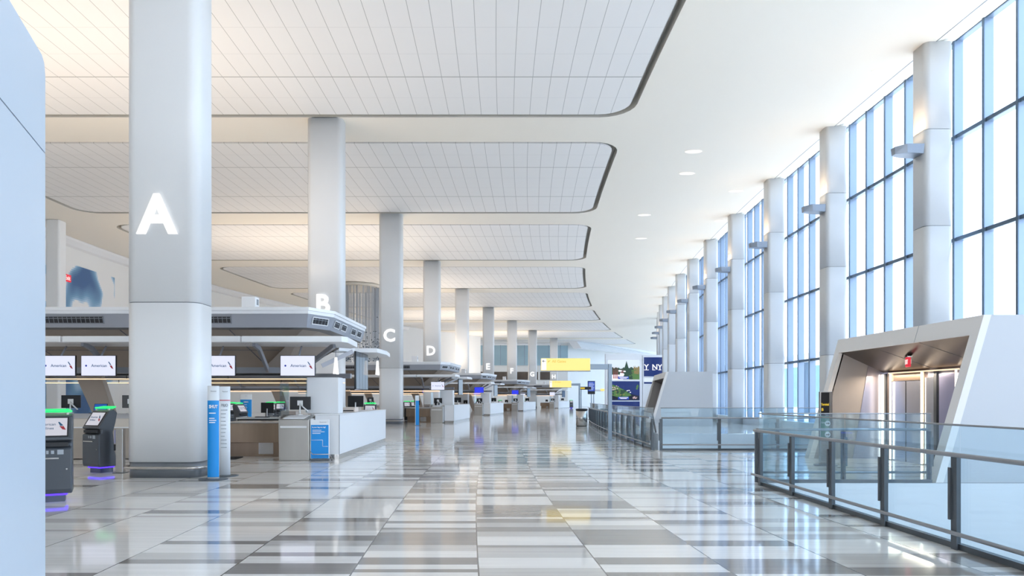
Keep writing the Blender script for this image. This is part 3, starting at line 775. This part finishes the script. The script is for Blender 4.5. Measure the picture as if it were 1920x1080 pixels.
m_ = MB(); m_.add([(2.35+.22*(16*math.sin(a)**3)/16,-.142,5.2+.22*(13*math.cos(a)-5*math.cos(2*a)-2*math.cos(3*a)-math.cos(4*a))/16) for a in [2*PI*i/24 for i in range(24)]],[tuple(range(24))]); m_.build('heart','led_red',dsp)
MB().box(.05,3.4,-.125,-.102,3.3,3.95).build('display','led_sky',t); MB().box(.05,3.4,-.132,-.126,3.3,3.5).build('picture','led_navy',t)

# ================================================================== hanging strand installation
t = thing('strand_curtain', 'tall cylinder of hanging shimmering strands between columns B and C', 'hanging installation', (-14.3,70.5,0))
MB().lathe([(2.9,12.72),(2.9,12.98)], n=40).build('ceiling_ring', 'slot_grey', t)
m_ = MB()
for i in range(420):
    a = 2*PI*random.random(); r_ = random.choice((2.75,2.5,2.2)); x, y = r_*math.cos(a), r_*math.sin(a); z0 = 4.2+random.random()*1.2
    m_.box(x-.012,x+.012,y-.012,y+.012,z0,12.8)
s_ = m_.build('strands','strand',t); s_['kind'] = 'stuff'
m_ = MB()
for i in range(1600):
    a = 2*PI*random.random(); z = 4.4+abs(random.gauss(0,1.6)); r_ = 2.8; x, y = r_*math.cos(a), r_*math.sin(a); h = .05+.12*random.random()
    m_.box(x-.05,x+.05,y-.02,y+.02,z,z+h*.6)
s_ = m_.build('beads','ink_navy' if False else 'mirror_dark',t); s_['kind'] = 'stuff'

# ================================================================== kiosks
def make_kiosk(loc, rz, label, body='kiosk_grey'):
    t = thing('self_service_kiosk', label, 'kiosk', loc, rz, 'check-in kiosks with green light loops')
    W = .27
    prof = [(-.24,.13),(-.26,.20),(-.26,.80),(-.20,.84),(-.20,.90),(-.27,.94),(-.03,1.30),(.08,1.33),(.16,1.26),(.12,1.05),(.06,.85),(.10,.5),(.16,.13)]
    MB().extrude([(-W,y,z) for y,z in prof],(2*W,0,0)).build('body',body,t,.02)
    MB().box(-.17,.17,-.15,.13,0,.125).build('foot','post_grey',t)
    MB().box(-.20,.20,-.18,.14,.100,.128).build('underglow','blue_light',t)
    # tilted face
    p0, p1 = Vector((0,-.27,.94)), Vector((0,-.03,1.30)); e_ = (p1-p0).normalized(); nn = Vector((0,-e_.z,e_.y))
    def face(u0, u1, x0, x1, off, th, name, mat, par=t):
        a, b_ = p0+e_*u0+nn*off, p0+e_*u1+nn*off
        m_ = MB().extrude([(x0,a.y,a.z),(x1,a.y,a.z),(x1,b_.y,b_.z),(x0,b_.y,b_.z)], -nn*th); return m_.build(name, mat, par)
    face(.05,.40,-.22,.22,.006,.005,'bezel','black_plastic'); scn = face(.07,.38,-.20,.20,.009,.003,'display','kiosk_screen')
    c = p0+e_*.235+nn*.012; rot = (math.atan2(e_.z, e_.y),0,0)
    for dz, s_ in ((.03,'American'),(-.04,'Airlines')):
        q = c+e_*dz; text('lettering', s_, .062, 'screen_ink', scn, (-.06,q.y,q.z), rot, .001, sx=.95)
    q = c+e_*.0
    m_ = MB().extrude([(.08,(q+e_*.07).y,(q+e_*.07).z),(.10,(q+e_*.07).y,(q+e_*.07).z),(.15,(q+e_*.01).y,(q+e_*.01).z),(.11,(q+e_*.0).y,(q+e_*.0).z)], nn*.001); m_.build('emblem','screen_ink',scn)
    m_ = MB().extrude([(.10,(q-e_*.005).y,(q-e_*.005).z),(.155,(q-e_*.005).y,(q-e_*.005).z),(.185,(q-e_*.07).y,(q-e_*.07).z),(.14,(q-e_*.06).y,(q-e_*.06).z)], nn*.001); m_.build('emblem','screen_red',scn)
    MB().box(-.22,.22,-.262,-.205,.84,.90).build('tray','black_plastic',t)
    MB().box(-.20,.10,-.285,-.262,.655,.675).build('slot_lip','steel',t)
    m_ = MB().box(-.06,-.03,-.268,-.261,.73,.78); m_.box(0,.04,-.268,-.261,.73,.78); m_.box(.08,.16,-.268,-.261,.72,.79); m_.build('readers','ink_grey',t)
    m_ = MB().tube([(.2,-.262,.5),(.2,-.268,.5)],.012,8); m_.build('lock','steel',t)
    loop = [(-.20,.02),(-.24,.10),(-.20,.19),(.20,.19),(.24,.10),(.20,.02),(-.20,.02)]
    MB().tube([(x,y-.03,1.36+.02*(y>.1)) for x,y in loop],.018,8).build('light_loop','green_light',t)
    for x in (-.2,.2): MB().box(x-.015,x+.015,.0,.03,1.30,1.35).build('loop_stem','steel',t)
    return t
kiosk0 = make_kiosk((-6.75,10.55,0), .5, 'dark grey check-in kiosk cut by the pale wall at the left edge')
km = kidmap()
def kiosk(x, y, rz, label, silver=False):
    r_ = copy_tree(kiosk0, km); r_.location = (x,y,0); r_.rotation_euler = (0,0,rz); r_['label'] = label
    return r_
kiosk(-8.35,14.7,-.45,'dark grey check-in kiosk turned sideways, just left of column A')
for px, y, rz, lab in ((449,30.5,1.2,'silver-backed check-in kiosk beside the blue totem behind the nearest counters'),(433,34,.6,'check-in kiosk seen at the right edge of column A, behind the totems'),
                       (508,36.5,.3,'check-in kiosk seen just right of the black monitor on the nearest island'),(526,39.5,.2,'check-in kiosk half hidden by the glass guard of the nearest island'),
                       (694,29.5,.15,'check-in kiosk behind the white end counter, left of column C'),(763,54,.2,'check-in kiosk beside column C, behind the second island'),
                       (776,57,.2,'check-in kiosk behind the second island, right of the blue post'),(897,78,.2,'check-in kiosk above the third white end counter, left of column E'),
                       (909,81,.1,'check-in kiosk at the left side of column E behind the third counter'),(938,96,.2,'check-in kiosk behind the fourth island, left of its bag drop'),
                       (988,99,.1,'check-in kiosk just left of column G on the fourth island'),(1071,113,.1,'lone check-in kiosk by the far white wall, right of the farthest island')):
    kiosk((px-930)*y/F, y, rz, lab)
# scanner post by column A
t = thing('scanner_post', 'slim steel post with a small reader, between the sideways kiosk and column A', 'post', (-7.88,14.55,0))
MB().box(-.075,.075,-.06,.06,0,.93).build('post_body','steel',t,.01)
MB().box(-.11,-.076,-.05,.05,.62,.90).build('reader','lilac_steel',t); MB().box(-.115,-.076,-.05,.05,.47,.60).build('reader_grip','black_plastic',t)
MB().box(-.12,.12,-.1,.1,0,.012).build('foot_plate','post_grey',t)
# information totems by column A
def totem(x, y, rz, label, blue, head, foot=True, W=.108, H=1.80):
    t = thing('information_totem', label, 'sign', (x,y,0), rz)
    lens = [(W*math.cos(a), .055*math.sin(a)) for a in [2*PI*i/20 for i in range(20)]]
    MB().prism(lens,.02,H,True).build('totem_body','poster_white',t)
    MB().lathe([(.27,0),(.27,.012),(.2,.02)], n=24).build('foot_plate','post_grey',t)
    def skin(a0,a1,z0,z1,name,mat,o=.004):
        aa = [a0+(a1-a0)*i/8 for i in range(9)]; m_ = MB()
        m_.v = [((W+o)*math.cos(a),(.055+o)*math.sin(a),z) for z in (z0,z1) for a in aa]
        for i in range(8): m_.f.append((i,i+1,9+i+1,9+i)); m_.sm.append(True)
        return m_.build(name,mat,t)
    if blue:
        skin(PI*1.12,PI*1.9,.05,1.52,'blue_field','poster_blue')
        text('lettering',head,.085,'ink_white',t,(.012,-.066,1.40),bold=.003,sx=.75)
        m_ = MB()
        for z,l in ((1.27,.12),(1.17,.10),(1.13,.13),(1.09,.11)): m_.box(-.065,-.065+l,-.063,-.0605,z,z+.016)
        m_.build('fine_print','ink_white',t)
    else:
        skin(PI*1.12,PI*1.9,1.515,1.53,'red_line','ink_red')
        text('lettering',head,.08,'ink_grey',t,(.005,-.066,1.42),bold=.002,sx=.75)
        m_ = MB()
        for i in range(11):
            z = 1.32-.075*i; l = random.uniform(.07,.13); m_.box(-.065,-.065+l,-.063,-.0605,z,z+.014)
        m_.build('fine_print','ink_grey',t)
    text('lettering','American',.036,'ink_grey',t,(.015,-.064,1.70),sx=.75)
    return t
totem(-5.44,13.35,.15,'white totem with a bright blue field and white heading, right beside column A',True,'SHUT')
totem(-5.46,13.95,.25,'white totem with a thin red line and grey list, behind the blue totem',False,'PRIO')
totem(-11.9,33.0,.2,'blue and white totem seen behind the nearest counters, beside a kiosk',True,'CHECK',W=.27,H=1.78)
t = thing('blue_post_sign', 'slim upright blue post sign in front of the second island', 'sign', (-4.6,40.4,0), .3)
MB().box(-.11,.11,-.03,.03,.015,1.75).build('post_body','poster_white',t); MB().box(-.09,.112,-.035,-.031,.02,1.45).build('blue_field','poster_blue',t); MB().box(-.22,.22,-.16,.16,0,.014).build('foot_plate','post_grey',t)

# ================================================================== check-in islands
ISLAND = []       # (thing, label pattern, copied to far islands?)
IP = ['nearest','second','third','fourth','farthest']
IPH = ['of the nearest island','of the second island','of the third island','of the fourth island','of the farthest island']
O1 = Vector((-4.0,17.7,0))
def it(name, pattern, cat, loc=(0,0,0), rz=0, group=None, far=True):
    t = thing(name, pattern.replace('{I}', IP[0]).replace('{P}', IPH[0]), cat, O1+Vector(loc), rz, group)
    ISLAND.append((t, pattern, far)); return t
# --- canopy
cn = it('check_in_canopy','long white and grey canopy with air vents over the {I} check-in island','canopy')
def outl(d_, xl=-20.0): return [(xl,.8+d_),(-1.0-.6*d_,.8+d_),(-.5-d_,1.7+.3*d_),(-.4-d_,5.8-.3*d_),(-1.0-.6*d_,6.7-d_),(xl,6.7-d_)]
R = lambda d_, z: [(x,y,z) for x,y in outl(d_)]
MB().loft([R(0,3.92),R(0,4.0),R(.1,4.02)]).build('roof_edge','canopy_white',cn)
MB().loft([R(.035,3.83),R(.035,3.92)],False,False).build('roof_edge_lower','canopy_white',cn)
MB().loft([R(.16,3.47),R(.05,3.83)],False,False).build('fascia','fascia_grey',cn)
MB().loft([R(.5,3.45),R(.16,3.47)],False,False).build('fascia_return','louver',cn)
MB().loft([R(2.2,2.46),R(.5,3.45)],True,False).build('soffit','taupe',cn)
m_ = MB()
def onsoffit(x, t_): d_ = .5+1.7*t_; return (x, .8+d_-.012, 3.45-.99*t_-.012)
for x in (-18.2,-15.2,-12.2,-9.2,-6.3,-3.3):
    m_.bar(onsoffit(x,0), onsoffit(x+.55,1), .022, .012)
m_.bar(onsoffit(-20,.5), onsoffit(-2.2,.5), .018, .012); m_.build('soffit_seams','seam',cn)
def vent(x0, x1, y0, y1, zt=3.77, zb=3.57):
    """frame + grille between two plan points on the fascia"""
    a, b_ = Vector((x0,y0,0)), Vector((x1,y1,0)); t_ = (b_-a).normalized(); nn = Vector((t_.y,-t_.x,0))
    off = lambda z: nn*(-.05-.11*(3.83-z)/.36+.008)
    P = lambda s_, z, e_=0: a+t_*s_+off(z)+nn*e_+Vector((0,0,z))
    Lv = (b_-a).length
    m_ = MB(); fr = .022
    for s0,s1,z0,z1 in ((0,Lv,zt-fr,zt),(0,Lv,zb,zb+fr),(0,fr,zb,zt),(Lv-fr,Lv,zb,zt)):
        m_.extrude([P(s0,z0),P(s1,z0),P(s1,z1),P(s0,z1)], nn*.015)
    vf = m_.build('vent_frame','canopy_white' if x1 > -3 else 'louver',cn)
    g_ = MB().extrude([P(fr,zb+fr,.001),P(Lv-fr,zb+fr,.001),P(Lv-fr,zt-fr,.001),P(fr,zt-fr,.001)], nn*.003); g_.build('grille_back','dark_grille',vf)
    m_ = MB(); k = max(3,int(Lv/.115))
    for i in range(1,k): s_ = Lv*i/k; m_.extrude([P(s_-.006,zb+fr,.003),P(s_+.006,zb+fr,.003),P(s_+.006,zt-fr,.003),P(s_-.006,zt-fr,.003)], nn*.01)
    m_.extrude([P(fr,(zb+zt)/2+.03,.003),P(Lv-fr,(zb+zt)/2+.03,.003),P(Lv-fr,(zb+zt)/2+.045,.003),P(fr,(zb+zt)/2+.045,.003)], nn*.012)
    m_.build('louvers','louver',vf)
for x0, x1 in ((-17.2,-15.6),(-12.4,-10.9),(-8.1,-6.52),(-4.5,-3.1)): vent(x0,x1,.8,.8)
p, q = Vector((-1.0,.8)), Vector((-.5,1.7)); vent(*(p+(q-p)*.22)[:1],(p+(q-p)*.82).x,(p+(q-p)*.22).y,(p+(q-p)*.82).y)
for y0 in (1.95,2.75,4.0,4.8): vent(-.5+.1*(y0-1.7)/4.1,-.5+.1*(y0+.62-1.7)/4.1,y0,y0+.62)
# wings
def wing(poly, z0=2.97, z1=3.12): return MB().prism(poly,z0,z1).build('light_shelf','canopy_white',cn,.012)
wing([(-6.83,-.4),(-6.83,1.1),(-2.40,1.1),(-2.40,-.4)]); wing([(-11.33,-.4),(-11.33,1.1),(-6.88,1.1),(-6.88,-.4)]); wing([(-15.8,-.4),(-15.8,1.1),(-11.38,1.1),(-11.38,-.4)])
wing([(-2.35,-.4),(-2.35,1.1),(-.7,1.2),(-.1,1.9),(.16,1.5),(.25,-.15),(.15,-.4)])
wing([(-.6,2.6),(-.25,3.15),(.42,3.25),(.52,4.4),(.42,5.7),(-.6,6.1)],2.95,3.08)
# brackets, spine, light bars
for x in (-2.15,-6.5,-10.8,-14.8):
    MB().bar((x,-.1,2.95),(x,.3,2.86),.07,.12).bar((x,.3,2.86),(x-.12,1.35,2.34),.07,.14).build('bracket','fascia_grey',cn)
MB().bar((-1.3,1.9,2.5),(-.2,.3,2.94),.07,.13).bar((-1.0,2.2,2.5),(-.15,2.42,2.93),.07,.12).build('bracket','fascia_grey',cn)
for y, s_ in ((1.35,1),(6.1,-1)):
    MB().box(-20,-1.0,y,y+.22,2.26,2.42).build('spine_beam','fascia_grey',cn)
    MB().box(-20,-1.9,y+.04,y+.18,2.20,2.25).build('cable_tray','black_plastic',cn)
    MB().tube([(-20,y+.1,2.10),(-1.2,y+.1,2.10)],.012,8).build('light_bar','warm_strip',cn)
    m_ = MB()
    for x in (-18,-15,-12,-9,-6.2,-3.4): m_.tube([(x,y+.1,2.1),(x,y+.1,2.24)],.01,6)
    m_.build('light_hangers','black_plastic',cn)
for x in (-8.6,-13.6):
    MB().extrude([(x-.35,3.5,2.47),(x+.45,3.5,2.47),(x+1.25,3.5,0),(x+.75,3.5,0)],(0,.22,0)).build('support_leg','taupe',cn)
# hall-end display panel and its letter
t = it('end_display','dark glossy end display hanging under the {I} canopy, facing the hall','display')
MB().box(-.13,-.08,2.5,4.35,1.83,2.945).build('casing','black_plastic',t); MB().box(-.079,-.07,2.52,4.33,1.85,2.93).build('screen_face','mirror_dark',t)
m_ = MB()
for y in (3.0,3.45,3.9): m_.box(-.0705,-.068,y-.006,y+.006,1.85,2.93)
m_.build('panel_joints','black_plastic',t)
t = it('letter_sign','white lit letter A hanging from the light shelf over the {I} island end','sign',(-.42,1.45,2.16),0,None,False)
text('letter','A',.62,'letter_white',t,(0,0,.28),(PI/2,0,PI/2),.03,.02); MB().tube([(0,0,.48),(0,0,.80)],.012,6).build('hanger','fascia_grey',t)
t = it('letter_sign','white lit letter A beyond the dark end display of the {I} island','sign',(.12,5.0,2.28),0,None,False)
text('letter','A',.62,'letter_white',t,(0,0,.26),(PI/2,0,PI/2),.03,.02); MB().tube([(0,0,.46),(0,0,.66)],.012,6).build('hanger','fascia_grey',t)
# box on the roof
t = it('equipment_box','small grey equipment box standing on the roof of the {I} canopy','box',(-3.05,2.2,4.025))
MB().box(-.2,.2,-.16,.16,0,.44).build('box_body','white_panel',t,.015); MB().box(.2,.21,-.05,.08,.22,.38).build('latch','louver',t)
# --- screens
def logo(par, y, s_=1.0, z=0):
    text('lettering','American',.125*s_,'screen_ink',par,(.02,y,z),(PI/2,0,0),.001,.001,1.0)
    m_ = MB().extrude([(.25,y,z+.10),(.275,y,z+.10),(.335,y,z+.015),(.30,y,z+.02)],(0,-.002,0)); m_.build('emblem','screen_ink',par)
    m_ = MB().extrude([(.29,y,z+.005),(.345,y,z+.005),(.385,y,z-.085),(.33,y,z-.06)],(0,-.002,0)); m_.build('emblem','screen_red',par)
scr = []
for k, (x, far, lab) in enumerate(((-1.05,True,'second-from-column-B side'),(-3.08,False,''),(-6.12,True,''),(-7.15,False,''))):
    pat = ['white overhead screen above the bag drop {P}','white overhead screen half hidden by column A\'s right edge {P}','white overhead screen left of column A, nearer to it {P}','white overhead screen at the far left beside the pale wall {P}'][k]
    t = it('overhead_screen',pat,'screen',(x,-.05,2.13),0,'overhead screens on the check-in islands',far)
    MB().box(-.445,.445,0,.05,0,.53).build('casing','black_plastic',t,.004)
    d_ = MB().box(-.432,.432,-.006,-.001,.014,.516).build('display','screen_white',t)
    logo(d_,-.008,.82,.265)
    m_ = MB().add([(-.31+.025*math.cos(a),-.008,.265+.025*math.sin(a)) for a in [2*PI*i/16 for i in range(16)]],[tuple(range(16))]); m_.build('round_mark','screen_dot',d_)
    MB().tube([(0,.06,.45),(0,.35,.78)],.025,8).build('mount_arm','fascia_grey',t)
    scr.append(t)
# --- end counter with pylon
t = it('end_counter','long white end counter at the hall end of the {I} island','counter')
MB().box(-.62,0,0,7.45,.13,1.14).build('counter_body','white_panel',t,.01)
MB().box(-.60,-.02,.02,7.43,0,.13).build('plinth','steel',t)
MB().box(-.635,.012,-.012,7.46,1.141,1.165).build('worktop','canopy_white',t)
MB().box(-.004,.004,-.006,.012,.13,1.14).build('corner_joint','seam',t)
t = it('counter_pylon','tall white pylon on the end counter, behind the bag drop {P}','pylon',(-.58,.62,1.166))
MB().box(-.42,.42,0,.53,0,.955).build('pylon_body','white_panel',t,.015)
MB().box(-.444,-.424,-.02,.18,.03,.94).build('glass_edge','rail_glass',t)
# --- bag drop
t = it('bag_drop','brushed steel bag drop with a white handle bar {P}','bag drop',(-1.45,-.30,0))
MB().extrude([(0,0,0),(0,1.0,0),(0,1.0,1.12),(0,.62,1.12),(0,-.04,1.03)],(.76,0,0)).build('cabinet','bag_steel',t,.01)
MB().extrude([(.10,.02,1.045),(.10,.62,1.121),(.10,.62,1.128),(.10,.06,1.07)],(.52,0,0)).build('scanner_top','white_panel',t)
MB().box(.05,.71,-.075,-.035,.82,.875).build('handle_bar','white_plastic',t,.012)
MB().box(.765,.80,.1,.9,.05,1.05).build('side_panel','white_panel',t)
# glass guards
for k, (x, y, z, L_) in enumerate(((-1.50,-.05,0,.75),(-5.35,.55,0,.8))):
    t = it('glass_guard',['clear glass guard standing at the left side of the bag drop {P}','clear glass guard on the tan counter left of column A {P}'][k],'glass guard',(x,y,z),0,None,k == 0)
    MB().box(-.008,.008,0,L_,(1.12 if k == 0 else 1.19),1.98).build('glass','guard_glass',t)
    MB().box(-.02,.02,.0,L_,(0 if k == 0 else 1.165),(1.12 if k == 0 else 1.19)).build('foot','steel',t)
# --- baggage belt
t = it('baggage_belt','low brushed bronze baggage belt front left of the bag drop {P}','baggage belt',(-3.35,.8,0))
MB().box(0,1.62,0,1.5,.38,.90).build('belt_front','bronze_steel',t,.01); MB().box(-.02,1.64,-.02,1.5,.901,.925).build('belt_edge','steel',t)
MB().box(.02,1.60,.35,1.4,0,.379).build('lower_front','bronze_steel',t); MB().box(.9,1.3,.335,.349,.05,.36).build('kick_panel','steel',t)
t = it('floor_mat','black rubber floor mat in front of the bronze belt {P}','mat',(-3.6,-.05,0),.1,None,False)
MB().prism(rrect(0,.95,0,.75,.05),.001,.014).build('mat_sheet','mat_black',t)
# --- tan counters
for k, x in enumerate((-8.4,-6.15,-5.2)):
    if k == 2: continue
    t = it('check_in_counter',['tan check-in counter with a white top at the far left {P}','tan check-in counter with a white top just left of column A {P}'][k],'counter',(x,.1,0),0,None,k == 1)
    W = 2.2
    MB().box(0,W,0,.9,.02,.80).build('lower_front','tan_front',t); MB().box(-.0,W,-.005,.9,.80,.83).build('white_line','white_panel',t)
    MB().box(0,W,-.01,.9,.831,1.05).build('upper_front','tan_light',t)
    MB().extrude([(0,-.03,1.051),(0,.9,1.051),(0,.9,1.16),(0,.55,1.16)],(W,0,0)).build('worktop','white_panel',t)
# --- rear agent desk
t = it('agent_desk','dark-sided agent desk with a pale top at the back {P}','desk',(-4.4,4.7,0))
MB().box(0,2.9,0,.8,.90,.95).build('desk_top','white_panel',t,.005); m_ = MB().box(.04,2.86,.1,.75,.02,.899); m_.build('desk_body','black_plastic',t)
MB().box(.0,.05,0,.8,0,.9).build('end_panel','steel',t); MB().box(2.85,2.9,0,.8,0,.9).build('end_panel','steel',t)
# --- monitors, keyboards, parcels
def monitor(pat, loc, rz, far=True, W=.54, back=True):
    t = it('monitor',pat,'monitor',loc,rz,'monitors on the check-in islands',far)
    MB().lathe([(.09,0),(.09,.012),(.03,.02)], n=16).build('stand_base','white_plastic',t)
    MB().tube([(0,0,.02),(0,0,.10),(.0,.02,.28)],.02,8).build('stand_arm','white_plastic',t)
    pn = MB().box(-W/2,W/2,.03,.065,.14,.48).build('monitor_panel','black_plastic',t,.008)
    if back:
        MB().box(-.07,.07,.012,.029,.25,.38).build('mount_plate','white_plastic',t); MB().tube([(.0,.005,.30),(.10,-.03,.2),(.22,-.05,.10)],.018,8).build('cable_arm','white_plastic',t)
    return t
monitor('black monitor seen from behind, standing on the bag drop {P}',(-1.12,.40,1.13),.03)
monitor('black monitor with white mount plate, leftmost on the tan counters {P}',(-7.35,.78,1.17),.05,False,.5)
monitor('black monitor beside the glass guard on the tan counter {P}',(-5.75,.78,1.17),.2,True,.42)
monitor('black monitor on the white end counter behind the pylon {P}',(-.32,3.6,1.166),0,True,.48,False)
monitor('large black monitor on the agent desk {P}',(-3.55,5.15,.951),0,True,.42,False)
monitor('smaller black monitor at the right end of the agent desk {P}',(-2.1,5.3,.951),0,True,.36,False)
t = it('laptop','open laptop with a blue screen between two monitors {P}','laptop',(-6.6,.75,1.17),.1,None,False)
MB().box(-.17,.17,-.12,.12,0,.015).build('keyboard_deck','black_plastic',t); MB().extrude([(-.17,.12,.015),(.17,.12,.015),(.17,.20,.25),(-.17,.20,.25)],(0,.01,0)).build('lid','black_plastic',t)
MB().extrude([(-.155,.118,.03),(.155,.118,.03),(.155,.19,.24),(-.155,.19,.24)],(0,-.003,0)).build('display','laptop_blue',t)
for k, (x, y) in enumerate(((-3.6,4.85),(-2.2,4.9))):
    t = it('keyboard','black keyboard on the agent desk in front of the %s monitor {P}' % ('large' if k == 0 else 'smaller'),'keyboard',(x,y,.951),0,'keyboards on the agent desks',False)
    MB().box(-.22,.22,-.075,.075,0,.02).build('keyboard_case','black_plastic',t); m_ = MB()
    for r_ in range(4):
        for c_ in range(12): m_.box(-.205+c_*.034,-.205+c_*.034+.028,-.065+r_*.033,-.065+r_*.033+.026,.0205,.027)
    m_.build('keys','post_grey',t)
t = it('label_printer','pale pink-beige label printer on the agent desk between the monitors {P}','printer',(-2.75,5.1,.951))
MB().box(-.28,.22,-.15,.15,0,.20).build('printer_body','beige',t,.02); MB().box(-.2,.14,-.156,-.151,.05,.08).build('paper_slot','black_plastic',t)
t = it('label_printer','pale beige printer on the white end counter beside the monitor {P}','printer',(-.3,2.75,1.166))
MB().box(-.2,.2,-.25,.25,0,.14).build('printer_body','beige',t,.03); MB().box(-.15,.15,-.256,-.251,.03,.06).build('paper_slot','black_plastic',t)
# --- blue stand sign before the end counter
t = it('floor_stand_sign','blue floor stand sign in a wire frame before the nearest white end counter','sign',(-.42,-.30,0),.12,None,False)
MB().box(-.235,.235,-.02,.02,.05,1.03).build('sign_panel','poster_white',t,.012); fld = MB().box(-.215,.215,-.026,-.021,.06,.90).build('blue_field','poster_blue',t)
text('lettering','Is your bag too big?',.042,'ink_white',fld,(-.02,-.029,.84),bold=.001); text('lettering','American',.045,'ink_grey',t,(.08,-.024,.97))
m_ = MB()
for z,l in ((.76,.22),(.72,.3),(.68,.2)): m_.box(-.18,-.18+l,-.0295,-.0265,z,z+.014)
m_.build('fine_print','ink_white',fld)
st = [(-.2,.52),(.07,.52),(.07,.36),(.2,.36)]; m_ = MB()
for a,b_ in zip(st[:-1],st[1:]): m_.tube([(a[0],-.028,a[1]),(b_[0],-.028,b_[1])],.005,6)
m_.build('outline','ink_white',fld)
MB().tube([(-.24,.0,.45),(-.24,-.02,.25),(-.16,-.12,.17),(.24,-.12,.17),(.30,.0,.05)],.012,8).build('wire_frame','steel',t)
MB().box(-.24,.24,-.10,.10,.012,.045).build('foot','post_grey',t)
m_ = MB()
for x in (-.2,.2,.3): m_.tube([(x-.01,-.06,.02),(x+.01,-.06,.02)],.02,8)
m_.build('castors','black_plastic',t)

# --- the farther islands: copies turned along the curve of the hall
km = kidmap()
for k in range(1,5):
    (ox,oy), a = ISL[k]; RM = Matrix.Rotation(a,3,'Z')
    for t, pat, far in ISLAND:
        if not far: continue
        nm = t.name.split('.')[0]
        if k >= 2 and nm in ('agent_desk','label_printer','baggage_belt','check_in_counter') and k in (2,): continue
        if k >= 3 and nm in ('label_printer',): continue
        if k == 4 and nm == 'check_in_counter': continue
        blue = nm == 'overhead_screen' and k in (2,3)
        c = copy_tree(t, km, None, ('lettering','emblem','round_mark') if blue or k >= 2 else ())
        q = RM @ (Vector(t.location)-O1); c.location = (ox+q.x, oy+q.y, q.z); c.rotation_euler = (0,0,t.rotation_euler.z+a)
        c['label'] = pat.replace('{I}',IP[k]).replace('{P}',IPH[k])
        if blue:
            for ch in COL.objects:
                if ch.parent == c and ch.name.startswith('display'):
                    ch.material_slots[0].link = 'OBJECT'; ch.material_slots[0].material = MAT['screen_blue']
